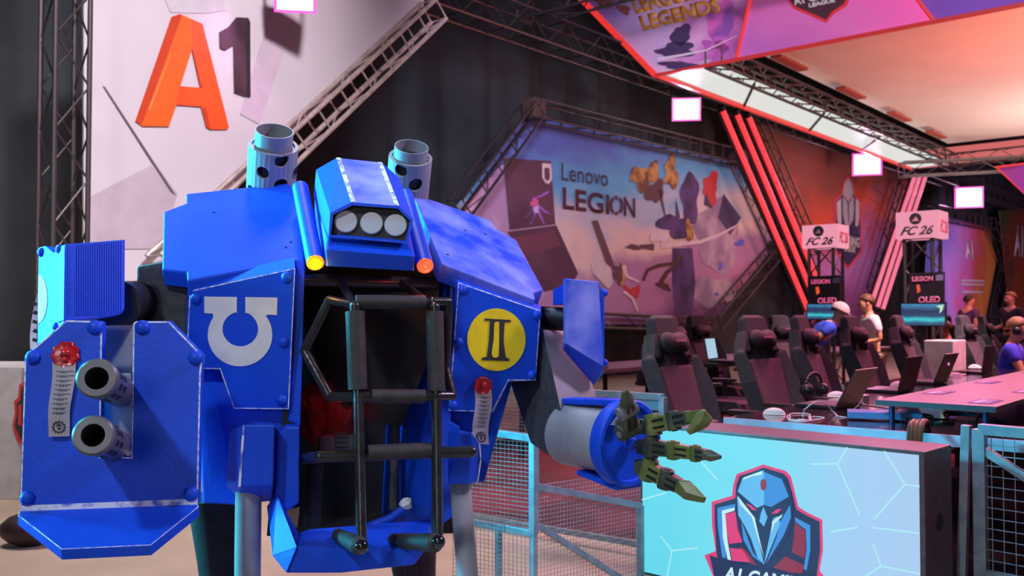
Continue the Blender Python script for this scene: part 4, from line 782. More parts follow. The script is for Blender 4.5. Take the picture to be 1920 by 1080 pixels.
finger('claw_finger', [(1216, 880, 3.05), (1248, 898, 3.0), (1280, 914, 2.95)], .058, Mgreen, Mgreen2, uu, ((1272, 910, 2.95), (1322, 938, 2.89), .06, .034))
finger('claw_thumb', [(1178, 806, 3.04), (1176, 770, 3.0), (1174, 752, 2.97)], .060, Mgreen2, Mgrey, rr_, ((1176, 762, 2.98), (1172, 732, 2.94), .055, .036))
bm = BM(); box(bm, W(1178, 800, 3.06), (.075, .05, .05), rr_, uu); mk('thumb_base', bm, Mgreen2, ROB, bevel=.005)
for p in ((1215, 800, 3.1), (1212, 838, 3.1), (1208, 876, 3.1)): bm = BM(); box(bm, W(*p), (.05, .055, .05), rr_, uu); mk('finger_base', bm, Mgreen2, ROB, bevel=.008)
# ================================================================== LED screen on the floor
SA, SB = W(1200, 793, 4.74), W(1733, 846, 3.76); SA.z = SB.z = .75; sx = (SB-SA); sw = sx.length; sx.normalize(); sn = V((sx.y, -sx.x, 0)); sn = sn if sn.y < 0 else -sn
SCR = thing('led_screen', 'low lit LED screen box showing a knight helmet crest on pale cyan', 'screen', (SA+SB)/2*1-V((0, 0, .75)))
bk = -sn*.30
bm = BM(); o0 = V((0, 0, -.74)); hull(bm, [SA, SB, SA+bk, SB+bk, SA+o0, SB+o0, SA+bk+o0, SB+bk+o0]); cab = mk('cabinet', bm, mat('dark_brown_cabinet', (.075, .045, .05), .45, col2=(.10, .06, .065), scale=30), SCR, bevel=.006)
bm = BM(); c = SB+sx*.001-sn*.15+V((0, 0, -.30)); cyl(bm, c-sx*.02, c+sx*.003, .035, seg=24); mk('handle_hole', bm, Mblack, cab)
SP = Pl(SA+sn*.004, n=sn)
def sp(u, v, lift=0): return SA+sx*(sw*u)+V((0, 0, -.75*v))+sn*(.004+lift)
Mscr = gradmat('screen_picture', sp(0, .3), sp(1.0, .2), [(0, (.13, .72, .88)), (.45, (.20, .75, .90)), (.75, (.38, .62, .90)), (1, (.42, .62, .90))], emit=.95, noise=.35, nscale=2)
bm = BM(); ext(bm, [sp(.012, .02), sp(.985, .02), sp(.985, .985), sp(.012, .985)], -sn*.003); pan = mk('screen_panel', bm, Mscr, SCR)
def scr(name, polys, m, lift, parent=pan):
    for p in polys:
        bm = BM(); decal(bm, SP, [(1180+x/2.5946, 700+y/2.5946) for x, y in p], lift, .0008); mk(name, bm, m, parent)
G = lambda n, c, s_=.9: glow(n, c, s_)
Ep, En, Eb, El, Ew, Er = G('screen_pink', (.78, .04, .20)), G('screen_navy', (.012, .02, .10)), G('screen_blue', (.06, .30, .78)), G('screen_sky', (.14, .52, .92)), G('screen_white', (.62, .90, 1.0)), G('screen_maroon', (.28, .015, .06))
scr('crest_outline', [[(652, 443), (690, 455), (760, 475), (785, 500), (805, 580), (822, 650), (870, 680), (938, 712), (942, 860), (925, 960), (990, 1040), (430, 1040), (365, 885), (420, 865), (402, 740), (400, 625), (500, 595), (505, 545), (522, 490), (600, 462)]], Ep, .0012)
scr('crest_shield', [[(652, 458), (690, 470), (750, 488), (772, 510), (795, 590), (812, 662), (862, 692), (925, 722), (928, 860), (905, 1030), (470, 1030), (425, 880), (416, 740), (414, 638), (515, 608), (520, 545), (535, 500), (610, 475)]], En, .0018)
scr('crest_side', [[(428, 655), (515, 635), (515, 650), (450, 668), (470, 900), (452, 895), (430, 740)], [(805, 700), (880, 740), (880, 860), (862, 960), (848, 950), (862, 860), (858, 760), (808, 722)]], Eb, .0026)
scr('crest_side', [[(450, 668), (512, 652), (512, 668), (466, 682), (478, 820), (495, 910), (478, 905), (455, 800)]], Ew, .003)
scr('crest_field', [[(468, 685), (515, 672), (528, 760), (550, 822), (485, 830), (474, 760)], [(490, 850), (550, 855), (590, 920), (500, 912)]], Ep, .003)
scr('crest_field', [[(805, 725), (855, 765), (858, 850), (850, 900), (790, 870), (800, 800)], [(535, 840), (575, 870), (620, 935), (590, 925)], [(700, 945), (760, 890), (790, 905), (850, 935), (840, 985)]], Er, .003)
scr('helmet_shape', [[(650, 470), (552, 508), (526, 575), (522, 640), (530, 720), (548, 800), (600, 890), (655, 938), (716, 880), (770, 800), (792, 720), (795, 640), (780, 560), (750, 505)]], En, .0036)
scr('helmet_shape', [[(650, 472), (552, 508), (527, 575), (620, 655), (655, 640), (655, 480)]], El, .0044)
scr('helmet_shape', [[(655, 480), (742, 515), (776, 600), (690, 650), (655, 640)]], Eb, .0044)
scr('helmet_shape', [[(524, 600), (545, 620), (590, 690), (610, 700), (632, 830), (655, 930), (625, 900), (590, 800), (560, 740), (530, 690)], [(655, 930), (700, 705), (722, 695), (735, 730), (700, 820)]], El, .0046)
scr('helmet_shape', [[(545, 720), (575, 800), (600, 870), (640, 920), (600, 890), (555, 810)], [(735, 720), (782, 640), (786, 700), (750, 790), (700, 870), (665, 928), (715, 800)]], Eb, .0045)
scr('helmet_shape', [[(652, 650), (672, 700), (655, 745), (632, 720), (640, 680)]], El, .0052)
scr('helmet_highlight', [[(560, 505), (645, 475), (645, 492), (600, 500), (548, 520)], [(526, 595), (545, 620), (600, 690), (608, 700), (655, 900), (640, 850), (596, 700), (540, 640)], [(695, 720), (745, 685), (740, 700), (705, 730), (690, 780)]], Ew, .0055)
scr('visor_eye', [[(565, 632), (590, 640), (622, 668), (598, 664)], [(742, 658), (712, 664), (690, 684), (722, 680)]], Ep, .0055)
scr('helmet_jewel', [[(652, 513), (664, 520), (668, 548), (662, 566), (650, 570), (640, 562), (637, 535), (642, 518)]], Er, .0055)
scr('crest_ribbon', [[(390, 885), (520, 925), (640, 950), (760, 970), (900, 975), (960, 1040), (425, 1040)]], En, .006)
Pq = lambda x, y: (1180+x/2.5946, 700+y/2.5946)
tq('lettering', 'A1 GAMING', SP, [Pq(455, 1008), Pq(900, 1065), Pq(905, 1000), Pq(470, 940)], Ew, pan, .0075, .0006, bold=.03)
bm = BM()
def ln(a, b, w=.0035):
    a, b = SP.at(*Pq(*a), .0008), SP.at(*Pq(*b), .0008); t = (b-a).cross(sn).normalized()*w; ext(bm, [a-t, b-t, b+t, a+t], -sn*.0006)
for a, b in (((1060, 360), (1012, 440)), ((1012, 440), (880, 442)), ((1012, 440), (1120, 690)), ((1240, 378), (1340, 540)), ((1340, 540), (1412, 550)), ((1340, 540), (1190, 710)), ((980, 770), (1110, 750)), ((1180, 750), (1412, 778)), ((1185, 830), (1225, 938)), ((1225, 938), (1412, 975)), ((1225, 938), (1150, 985)), ((150, 790), (207, 862)), ((207, 862), (330, 850)), ((207, 862), (185, 985)), ((60, 615), (180, 580)), ((350, 430), (430, 520))): ln(a, b)
hx_ = mk('hexagon_lines', bm, G('screen_line', (.45, .88, .98)), pan); hx_['kind'] = 'stuff'
# ================================================================== mesh barriers
def mesh_panel(parent, P0, U, Vv, nu, nv, m, r=.0016):
    bm = BM()
    for i in range(nu+1): cyl(bm, P0+U*(i/nu), P0+U*(i/nu)+Vv, r, seg=5)
    for j in range(nv+1): cyl(bm, P0+Vv*(j/nv), P0+U+Vv*(j/nv), r, seg=5)
    return mk('wire_mesh', bm, m, parent)
def rail(parent, a, b, w, m=Mrail, name='frame_rail', th=None):
    bm = BM(); seg_box(bm, a, b, w, th or w, Z if abs((b-a).normalized().z) < .9 else sx); return mk(name, bm, m, parent, bevel=.002)
# left barrier: upright panel behind the screen, lying along the same line
Q = lambda px, py, z: None
fA = W(1243, 740, 5.0); fA.z = .86
fB = W(905, 735, 5.85)
u_ = V((-.80, .60, 0)); fB = fA+u_*1.75
bar1 = thing('mesh_barrier', 'tall cyan-lit wire mesh barrier behind the claw arm, left of the LED screen', 'barrier', (fA+fB)/2*1-V((0, 0, .86)))
rail(bar1, fA, fB, .035); rail(bar1, V((fA.x, fA.y, 0)), fA, .035, name='post'); rail(bar1, V((fB.x, fB.y, 0)), fB, .035, name='post')
rail(bar1, V((fA.x, fA.y, .06)), V((fB.x, fB.y, .06)), .03)
mesh_panel(bar1, V((fA.x, fA.y, .56)), fB-fA, V((0, 0, .30)), 84, 14, Mrail, .0012)
bm = BM(); box(bm, fA+u_*.12-Z*.03, (.26, .012, .085), u_); mk('corner_plate', bm, mat('blue_plate', (.12, .30, .42), .4), bar1, bevel=.002)
a1, b1 = W(850, 800, 4.45), W(1001, 822, 4.2); c1 = W(1001, 1000, 4.2); g1_ = W(880, 978, 4.45)
bar2 = thing('mesh_barrier', 'blue-lit wire mesh gate with diagonal brace standing between robot and LED screen', 'barrier', V((1.0*c1.x, c1.y, 0)))
rail(bar2, a1, b1, .032); rail(bar2, b1, c1, .034, name='post'); rail(bar2, g1_, c1, .03); rail(bar2, W(935, 985, 4.33), V((W(935, 985, 4.33).x, 4.33, 0)), .026, name='post')
dd = W(1200, 948, 4.62); rail(bar2, W(1000, 911, 4.2), dd, .03)
bb = W(1000, 980, 4.2); rail(bar2, bb, W(1165, 1085, 4.55), .028, name='brace')
pz = V((dd.x, dd.y, 0)); rail(bar2, pz, V((dd.x, dd.y, dd.z)), .03, name='post'); rail(bar2, V((c1.x, c1.y, 0)), c1, .026, name='post')
m0 = V((c1.x, c1.y, .03)); mesh_panel(bar2, m0, V((dd.x-c1.x, dd.y-c1.y, 0)), V((0, 0, W(1000, 911, 4.2).z-.03)), 34, 26, Mrail, .0014)
m1_ = V((a1.x, a1.y, .03)); mesh_panel(bar2, m1_, V((c1.x-a1.x, c1.y-a1.y, 0)), V((0, 0, b1.z-.05)), 20, 36, Mrail, .0014)
# right barrier
ra = W(1812, 797, 4.08); rb2 = ra+sx*1.3*1+V((.25, .1, 0))
bar3 = thing('mesh_barrier', 'grey wire mesh barrier at the right edge, right of the LED screen', 'barrier', V((ra.x, ra.y, 0)))
rd = (W(1960, 812, 3.85)-ra); rd.z = 0; rd.normalize(); RT = ra
rail(bar3, RT+Z*.0, V((RT.x-.035, RT.y, 0)), .036, name='post')
p2 = RT+rd*.055-Z*.012; rail(bar3, p2, V((p2.x, p2.y, 0)), .05, name='post')
rail(bar3, p2, p2+rd*1.3, .045); rail(bar3, p2-Z*.62, p2+rd*1.3-Z*.62, .04)
rail(bar3, p2+rd*.02-Z*.09, p2+rd*.55-Z*.40, .035, name='brace'); rail(bar3, V((p2.x, p2.y, 0))+rd*1.3, p2+rd*1.3, .04, name='post')
mesh_panel(bar3, V((p2.x, p2.y, p2.z-.6)), rd*1.3, V((0, 0, .58)), 28, 13, Mrail, .0022)
# ================================================================== long desk
DC = V((1.137, 5.01, 0)); dp = lambda s_, t_, z=0: DC+d*s_+e*t_+V((0, 0, z))
Mdesk = mat('glossy_black_desk', (.02, .012, .016), .12, coat=.4, col2=(.03, .015, .02))
desk = thing('long_desk', 'long glossy black gaming desk behind the LED screen', 'desk', DC)
bm = BM(); ext(bm, [dp(0, 0, .75), dp(13, 0, .75), dp(13, 1.9, .75), dp(0, 1.9, .75)], (0, 0, -.03)); mk('desk_top', bm, Mdesk, desk, bevel=.003)
bm = BM(); ext(bm, [dp(-.003, 0, .752), dp(-.003, 1.9, .752), dp(-.003, 1.9, .70), dp(-.003, 0, .70)], -d*.012); mk('desk_edge', bm, mat('pale_desk_edge', (.45, .52, .68), .4), desk)
for s_, t_ in ((.08, .1), (.08, 1.8), (4, .1), (4, 1.8), (8, .1), (8, 1.8)):
    bm = BM(); box(bm, dp(s_, t_, .36), (.05, .05, .715), d); mk('desk_leg', bm, Mplast, desk)
shelf = thing('raised_table_top', 'raised grey shelf board on short legs glowing pink on the long desk', 'shelf', dp(0, .7, .75))
SH = V((1.857, 4.78, 0)); sh = lambda s_, t_, z: SH+d*s_+e*t_+V((0, 0, z))
Mboard = mat('laminate_board', (.25, .19, .20), .42, col2=(.22, .165, .175), scale=3)
bm = BM(); ext(bm, [sh(0, 0, .865), sh(11.5, 0, .865), sh(11.5, .56, .865), sh(0, .56, .865)], (0, 0, -.025)); mk('board', bm, Mboard, shelf, bevel=.002)
bm = BM(); ext(bm, [sh(-.002, 0, .866), sh(-.002, .56, .866), sh(-.002, .56, .838), sh(-.002, 0, .838)], -d*.004); mk('edge_band', bm, mat('dark_edge_band', (.05, .06, .08), .5), shelf)
for s_ in (.06, 2.8, 5.6, 8.4):
    for t_ in (.06, .5):
        bm = BM(); cyl(bm, sh(s_, t_, .751), sh(s_, t_, .842), .014, seg=12); mk('board_leg', bm, mat('blue_leg', (.02, .05, .15), .35, metal=.5), shelf, smooth=True)
Mst1, Mst2 = flat('sticker_white', (.66, .62, .74)), flat('sticker_violet', (.10, .05, .28))
for k, (s_, t_, w_) in enumerate(((.12, .40, .26), (.55, .06, .25), (1.6, .06, .25), (2.9, .06, .22), (.95, .42, .2))):
    o0 = tag(mk('table_sticker', (lambda b: (ext(b, [sh(s_, t_, .8672), sh(s_+w_, t_, .8672), sh(s_+w_, t_+.11, .8672), sh(s_, t_+.11, .8672)], (0, 0, -.001)), b)[1])(BM()), Mst2), 'violet and white sticker on the raised shelf, ' + ('at its near right corner', 'nearest on its left side', 'second on its left side', 'third on its left side', 'second on its right side')[k], 'sticker', 'stickers on the raised shelf')
    for j in range(7):
        bm = BM(); q0 = s_+.02+(w_-.05)*j/7; ext(bm, [sh(q0, t_+.015, .8682), sh(q0+w_*.09, t_+.015, .8682), sh(q0+w_*.09, t_+.05+.04*(j % 2), .8682), sh(q0, t_+.05+.04*(j % 2), .8682)], (0, 0, -.0008)); mk('sticker_mark', bm, Mst1, o0)
# ---- laptops
def laptop(name, label, loc, rz, screen=None, lid=110, group='laptops on the long desk', size=.36):
    # built at origin: hinge along X, keyboard towards -Y, lid rises towards +Y
    r = thing(name, label, 'laptop', loc, group, rz); w_ = size
    def m_(nm, bm, m, par=r, **k): 
        if k.get('recalc', 1): bmesh.ops.recalc_face_normals(bm, faces=bm.faces)
        me = bpy.data.meshes.new(nm); bm.to_mesh(me); bm.free(); me.materials.append(m); o = bpy.data.objects.new(nm, me); C.objects.link(o); o.parent = par; return o
    bm = BM(); box(bm, V((0, -.125, .011)), (w_, .25, .018)); m_('keyboard_base', bm, Mplast)
    bm = BM(); box(bm, V((0, -.09, .0205)), (w_*.85, .11, .002)); m_('keyboard', bm, Mblack)
    bm = BM(); box(bm, V((0, -.20, .0205)), (.11, .07, .001)); m_('touchpad', bm, Mgun)
    t = math.radians(lid-90); up = V((0, math.sin(t), math.cos(t))); nn = V((0, -math.cos(t), math.sin(t)))
    bm = BM(); box(bm, V((0, .0, .02))+up*.12, (w_, .008, .24), V((1, 0, 0)), up); ld = m_('lid', bm, Mplast)
    bm = BM(); box(bm, V((0, .0, .02))+up*.12+nn*.005, (w_*.93, .002, .21), V((1, 0, 0)), up); m_('display', bm, screen or Mblack, ld)
    return r
rzd = math.atan2(d.y, d.x)   # local X along the desk, local +Y = away from chairs? (checked: -e side)
rl = rzd+math.pi
Lp = [((1.87, 5.4), 118), ((2.68, 6.5), 104), ((3.29, 7.3), 112), ((4.32, 8.6), 98)]
ltx = ['black open laptop nearest on the long desk, beside the coiled white cable', 'black open laptop second along the long desk', 'black open laptop with a pink logo dot, third along the long desk', 'black open laptop farthest along the desk, in front of the boy in headphones']
LAPS = []
for k, ((x, y), la) in enumerate(Lp): LAPS.append(laptop('open_laptop', ltx[k], V((x, y, .752))+d*.18, rl, None, la))
bm = BM(); p = V(LAPS[2].location)+V((0, 0, .16))+e*.062; box(bm, p, (.022, .006, .022), d); dot = mk('lid_logo', bm, glow('pink_dot', (1, .3, .7), 1.2)); dot.parent = LAPS[2]; dot.matrix_parent_inverse = Matrix.LocRotScale(LAPS[2].location, LAPS[2].rotation_euler, None).inverted()
# ---- mice
def mouse(loc, rz, label, first=[None]):
    if first[0]: return dup(first[0], loc, rz, label)
    r = thing('computer_mouse', label, 'mouse', loc, 'white computer mice on the long desk', rz); first[0] = r
    bm = BM(); ball(bm, (0, 0, .0), .03, 20, (1.05, 2.05, 1.25))
    bmesh.ops.bisect_plane(bm, geom=bm.verts[:]+bm.edges[:]+bm.faces[:], plane_co=(0, 0, 0), plane_no=(0, 0, -1), clear_outer=True)
    bmesh.ops.holes_fill(bm, edges=[g for g in bm.edges if g.is_boundary]); me = bpy.data.meshes.new('mouse_shell'); bm.to_mesh(me); bm.free(); me.polygons.foreach_set('use_smooth', [True]*len(me.polygons)); me.materials.append(Mwhite); o = bpy.data.objects.new('mouse_shell', me); C.objects.link(o); o.parent = r
    bm = BM(); box(bm, V((0, .035, .033)), (.006, .02, .008)); me = bpy.data.meshes.new('scroll_wheel'); bm.to_mesh(me); bm.free(); me.materials.append(Mplast); o = bpy.data.objects.new('scroll_wheel', me); C.objects.link(o); o.parent = r
    return r
for (px, py, lab) in ((1450, 777, 'white mouse nearest on the long desk, beside the coiled cable'), (1567, 744, 'white mouse behind the nearest open laptop'), (1683, 724, 'white mouse left of the second open laptop'), (1789, 706, 'white mouse beside the laptop with the pink dot'), (1826, 690, 'white mouse left of the farthest laptop'), (1901, 686, 'white mouse by the arm of the boy in headphones')):
    Y = .55/(py-590)*F; mouse(V(((px-960)/F*Y, Y, .752)), rzd+.3, lab)
bm = BM(); 
def curve(name, pts, r, m, parent=None, label=None, cat=None, group=None):
    cu = bpy.data.curves.new(name, 'CURVE'); cu.dimensions = '3D'; sp_ = cu.splines.new('BEZIER'); sp_.bezier_points.add(len(pts)-1)
    for k, p in enumerate(pts): b = sp_.bezier_points[k]; b.co = p; b.handle_left_type = b.handle_right_type = 'AUTO'
    cu.bevel_depth = r; cu.bevel_resolution = 3; cu.resolution_u = 8; o = bpy.data.objects.new(name, cu); C.objects.link(o); DG().update()
    me = bpy.data.meshes.new_from_object(o.evaluated_get(DG())); bpy.data.objects.remove(o); me.materials.clear(); me.materials.append(m); o = bpy.data.objects.new(name, me); C.objects.link(o)
    if label: tag(o, label, cat, group)
    if parent: setp(o, parent)
    return o
dk = lambda px, py, dz=0: (lambda Y: V(((px-960)/F*Y, Y, .754+dz)))(.55/(py-590)*F)
bm.free()
cb = [dk(1475, 779), dk(1482, 787), dk(1500, 789), dk(1515, 783), dk(1500, 776), dk(1480, 783), dk(1495, 791), dk(1520, 790), dk(1528, 782), dk(1508, 788), dk(1505, 779, .01), W(1512, 765, 5.0), W(1530, 754, 5.0), W(1550, 758, 5.05), dk(1562, 778, .01), dk(1575, 782), dk(1592, 772), dk(1607, 764, .01), dk(1612, 755, .02)]
curve('white_cable', cb, .0035, mat('white_cable', (.7, .66, .7), .4), None, 'coiled white cable looping up on the near end of the desk', 'cable')
curve('white_cable', [dk(1612, 752, .01), dk(1622, 760), dk(1640, 762), dk(1660, 765), dk(1680, 775), dk(1694, 780, .01)], .004, bpy.data.materials['white_cable'], None, 'pale cable running under the raised shelf', 'cable')
for k, (pts, lab) in enumerate((([dk(1700, 800), dk(1730, 785, .02), dk(1760, 795), dk(1790, 780, .02), dk(1830, 800)], 'black cable tangled under the raised shelf'), ([dk(1680, 790), dk(1710, 778, .02), dk(1745, 786), dk(1800, 776), dk(1880, 790)], 'blue-black cable lying deeper under the raised shelf'))):
    curve('black_cable', pts, .007, mat('cable_%s' % 'ab'[k], ((.01, .01, .012), (.01, .04, .12))[k], .3), None, lab, 'cable')
bm = BM(); box(bm, dk(1655, 786, .022), (.36, .16, .035), e*.9+d*.35); tag(mk('flat_box', bm, mat('blue_box', (.05, .16, .40), .5, col2=(.09, .22, .48), scale=3), bevel=.003), 'flat blue box lying under the near corner of the raised shelf', 'box')
bm = BM(); box(bm, dk(1612, 756, .025), (.12, .07, .05), d); tag(mk('power_adapter', bm, mat('adapter_plastic', (.5, .45, .42), .5), bevel=.008), 'small beige power adapter beside the nearest laptop', 'adapter')
bm = BM(); box(bm, V((2.36, 6.42, .80)), (.13, .1, .09), d); mkd = tag(mk('dark_box', bm, Mplast, bevel=.01), 'small black box with a yellow dot between first and second laptop', 'box')
bm = BM(); ball(bm, V((2.36, 6.40, .852)), .017, 12); mk('yellow_button', bm, mat('yellow_button', (.8, .8, .02), .4, emit=(.7, .7, 0), es=.4), mkd, smooth=True)
# strands hanging over the desk edge
r_ = random.Random(3); HB = thing('hair_bundle', 'brown and blond strands hanging over the near edge of the desk', 'hair', W(1720, 812, 4.28))
for k in range(14):
    x = 1708+k*2.3; bmc = [W(x+6, 800+r_.random()*6, 4.46), W(x+1, 787+r_.random()*5, 4.34), W(x-4-k*.2, 800, 4.27), W(x-6-k*.3, 818, 4.25), W(x-6-k*.3, 850, 4.26)]
    curve('strand', bmc, .006, mat('blond_hair', (.34, .2, .1), .4) if k % 4 == 2 else Mhair, HB)
# ---- headset on the desk
def headset(loc, rz, label, group=None, s_=1.0):
    r = thing('headset', label, 'headphones', loc, group, rz)
    def m_(nm, bm, m, par=r):
        bmesh.ops.scale(bm, vec=(s_, s_, s_), verts=bm.verts); me = bpy.data.meshes.new(nm); bm.to_mesh(me); bm.free(); me.materials.append(m); me.polygons.foreach_set('use_smooth', [True]*len(me.polygons)); o = bpy.data.objects.new(nm, me); C.objects.link(o); o.parent = par; return o
    bm = BM(); tube(bm, [V((.088*math.cos(t*math.pi/12), 0, .10*math.sin(t*math.pi/12))) for t in range(13)], .011, 10); m_('headband', bm, Mplast)
    for q in (-1, 1):
        bm = BM(); cyl(bm, V((q*.062, 0, -.01)), V((q*.105, 0, -.01)), .045, .038, 20); m_('ear_cup', bm, Mplast)
    return r
hs = headset(dk(1525, 742, .05), .6, 'black headset lying on the desk left of the nearest laptop')
for c_ in list(hs.children): pass
# ================================================================== gaming chairs
def chair():
    r = thing('gaming_chair', 'x', 'chair', (0, 0, 0), None, 0)   # faces +X
    def m_(nm, bm, m, par=r, bev=.012, sm=False):
        bmesh.ops.recalc_face_normals(bm, faces=bm.faces); me = bpy.data.meshes.new(nm); bm.to_mesh(me); bm.free(); me.materials.append(m); o = bpy.data.objects.new(nm, me); C.objects.link(o); o.parent = par
        if sm: me.polygons.foreach_set('use_smooth', [True]*len(me.polygons)); me.set_sharp_from_angle(angle=.7)
        if bev: b = o.modifiers.new('b', 'BEVEL'); b.width = bev; b.segments = 3; b.limit_method = 'ANGLE'
        return o
    bm = BM(); box(bm, V((.02, 0, .46)), (.50, .36, .10)); st = m_('seat', bm, Mchair2, bev=.03)
    for q in (-1, 1):
        bm = BM(); hull(bm, [V((x, q*y, z)) for x, y, z in ((-.24, .18, .42), (.26, .18, .42), (-.24, .27, .44), (.26, .27, .44), (-.24, .27, .54), (.22, .27, .53), (-.24, .2, .50), (.22, .2, .50))]); m_('seat_bolster', bm, Mchair, st, .02)
    # back leans: base at x=-.22 z=.5 to top x=-.42 z=1.3
    B = lambda y, h, t: V((-.20-.27*h-t*.95, y, .50+.80*h-t*.25))   # h 0..1 height, t depth (behind)
    bm = BM(); hull(bm, [B(y, h, t) for h, w_ in ((0, .17), (.6, .20)) for y in (-w_, w_) for t in (.0, .06)]); bk_ = m_('backrest', bm, Mchair2, bev=.02)
    bm = BM(); hull(bm, [B(y, h, t) for h, w_ in ((.0, .2), (.62, .24)) for y in (-w_, w_) for t in (.05, .11)]+[B(y, .8, t) for y in (-.17, .17) for t in (.03, .10)]); m_('back_shell', bm, Mchair, bk_, .02)
    for q in (-1, 1):
        bm = BM(); hull(bm, [B(q*y, h, t) for y, h, t in ((.17, 0, .02), (.26, .02, -.05), (.25, 0, .08), (.19, .35, .02), (.29, .40, -.06), (.28, .4, .08), (.19, .64, .02), (.27, .66, -.03), (.26, .68, .08), (.2, .72, .05))]); m_('side_bolster', bm, Mchair, bk_, .02)
        bm = BM(); hull(bm, [B(q*y, h, t) for y, h, t in ((.14, .66, .0), (.24, .66, .0), (.24, .66, .09), (.14, .66, .09), (.12, .84, -.01), (.155, .86, -.01), (.155, .86, .08), (.12, .84, .08))]); m_('shoulder_wing', bm, Mchair, bk_, .015)
    bm = BM(); hull(bm, [B(y, h, t) for y, h, t in ((-.155, .82, -.01), (.155, .82, -.01), (-.155, .82, .07), (.155, .82, .07), (-.14, .97, -.02), (.14, .97, -.02), (-.14, .97, .05), (.14, .97, .05), (-.11, 1.0, .01), (.11, 1.0, .01))]); m_('headrest', bm, Mchair, bk_, .02)
    bm = BM(); ball(bm, (0, 0, 0), .1, 24, (.48, 1.0, 1.0))
    for v in bm.verts: v.co.z *= .55+.35*min(1, abs(v.co.y)/.07); v.co.y *= 1.65
    bmesh.ops.rotate(bm, verts=bm.verts, matrix=Matrix.Rotation(-.33, 3, 'Y')); bmesh.ops.translate(bm, verts=bm.verts, vec=B(0, .77, -.035)); pl_ = m_('neck_pillow', bm, Mpillow, r, 0, True)
    txt = text_quad('pillow_text', 'GENESIS', [B(-.06, .762, -.086), B(.06, .762, -.086), B(.06, .782, -.086), B(-.06, .782, -.086)], flat('pillow_pink', (.6, .2, .3)), None, .001); txt.parent = pl_
    for q in (-1, 1):
        bm = BM(); box(bm, V((-.04, q*.32, .68)), (.24, .09, .03)); arm = m_('armrest', bm, Mplast); bm = BM(); cyl(bm, V((-.03, q*.30, .42)), V((-.03, q*.31, .67)), .022, seg=10); m_('armrest_post', bm, Mplast, arm, 0)
    bm = BM(); cyl(bm, V((0, 0, .08)), V((0, 0, .42)), .03, seg=14); box(bm, V((0, 0, .405)), (.26, .2, .03)); m_('gas_lift', bm, Mplast, bev=0)
    for k in range(5):
        t = 2*math.pi*k/5; u_ = V((math.cos(t), math.sin(t), 0)); bm = BM(); hull(bm, [u_*.02+V((-u_.y, u_.x, 0))*.03*q+V((0, 0, z)) for q in (-1, 1) for z in (.08, .13)]+[u_*.32+V((-u_.y, u_.x, 0))*.018*q+V((0, 0, z)) for q in (-1, 1) for z in (.06, .085)]); lg = m_('base_leg', bm, Mplast, bev=0)
        bm = BM(); tt = V((-u_.y, u_.x, 0)); cyl(bm, u_*.31-tt*.022+V((0, 0, .03)), u_*.31+tt*.022+V((0, 0, .03)), .03, seg=14); m_('caster', bm, Mblack, lg, 0)
    return r
CH = chair(); ch_used = False
rzf = math.atan2(e.y, e.x)
def cpos(px, t):
    b_ = DC+e*t; tx = (px-960)/F; s_ = (b_.x-tx*b_.y)/(tx*d.y-d.x); return b_+d*s_+e*.47
row = [(cpos(1240, -.75), 0, 'black gaming chair nearest the claw arm, first of the front row'), (cpos(1402, -.75), -.12, 'black gaming chair second in the front row, behind the nearest mouse'), (cpos(1502, -.75), .1, 'black gaming chair third in the front row, behind the desk headset'), (cpos(1592, -.75), 0, 'black gaming chair in the front row just left of the boy in the white shirt'), (cpos(1682, -.75), .05, 'black gaming chair in the front row just right of the boy in the white shirt'), (cpos(1802, -.75), -.1, 'black gaming chair in the front row behind the farthest laptop'), (cpos(1842, -.75), .1, 'black gaming chair at the far end of the front row')]
back = [(cpos(1265, -2.2), .25, 'black gaming chair of the second row, left of the laptop with white screen'), (cpos(1300, -2.9), -.1, 'black gaming chair of the second row, touching the white-screen laptop in view'), (cpos(1447, -2.3), -.3, 'black gaming chair of the second row between second and third front chairs')]
for i, (loc, a_, lab) in enumerate(row+back):
    g_ = 'gaming chairs of the front row' if i < len(row) else 'gaming chairs of the second row'
    if not ch_used: CH.location = loc; CH.rotation_euler = (0, 0, rzf+a_); CH['label'] = lab; c_ = CH; ch_used = True
    else: c_ = dup(CH, loc, rzf+a_, lab)
    c_['group'] = g_
# chair seen from behind with an orange card
c_ = dup(CH, V((6.15, 13.6, 0)), math.radians(75), 'dark gaming chair turned away with an orange panel on its back'); c_['group'] = 'chairs at the far kiosks'
bm = BM(); box(bm, V((-.46, 0, .98)), (.012, .22, .14)); oc = mk('back_panel', bm, glow('orange_card', (1, .16, .05), .9)); oc.parent = c_
# ================================================================== second desk line (by the poster)
bd2 = thing('back_desk', 'dark desk line in front of the hexagon poster carrying laptops', 'desk', (2.0, 11.0, 0))
q0 = V((.85, 9.3, 0)); bdp = lambda s_, t_, z: q0+d*s_-e*t_+V((0, 0, z))
bm = BM(); ext(bm, [bdp(-1.2, 0, .75), bdp(9, 0, .75), bdp(9, .8, .75), bdp(-1.2, .8, .75)], (0, 0, -.04)); mk('desk_top', bm, mat('grey_desk_top', (.20, .16, .18), .4), bd2)
for s_ in (-1.1, 1.2, 3.5, 6):
    for t_ in (.06, .74): bm = BM(); box(bm, bdp(s_, t_, .355), (.05, .05, .70)); mk('desk_leg', bm, Mplast, bd2)
laptop('open_laptop', 'open laptop with a small white window on screen, left of the nearest chair', bdp(.05, .25, .752), rl+math.pi*0+.35+math.pi, G('laptop_white', (.5, .7, .85), .8), 105, 'laptops on the wall desk')
laptop('open_laptop', 'open laptop with a bright white screen between the second row chairs', V((2.15, 10.0, .80)), rl+math.pi+.2, G('laptop_white2', (.45, .72, .9), .8), 100, 'laptops on the wall desk')
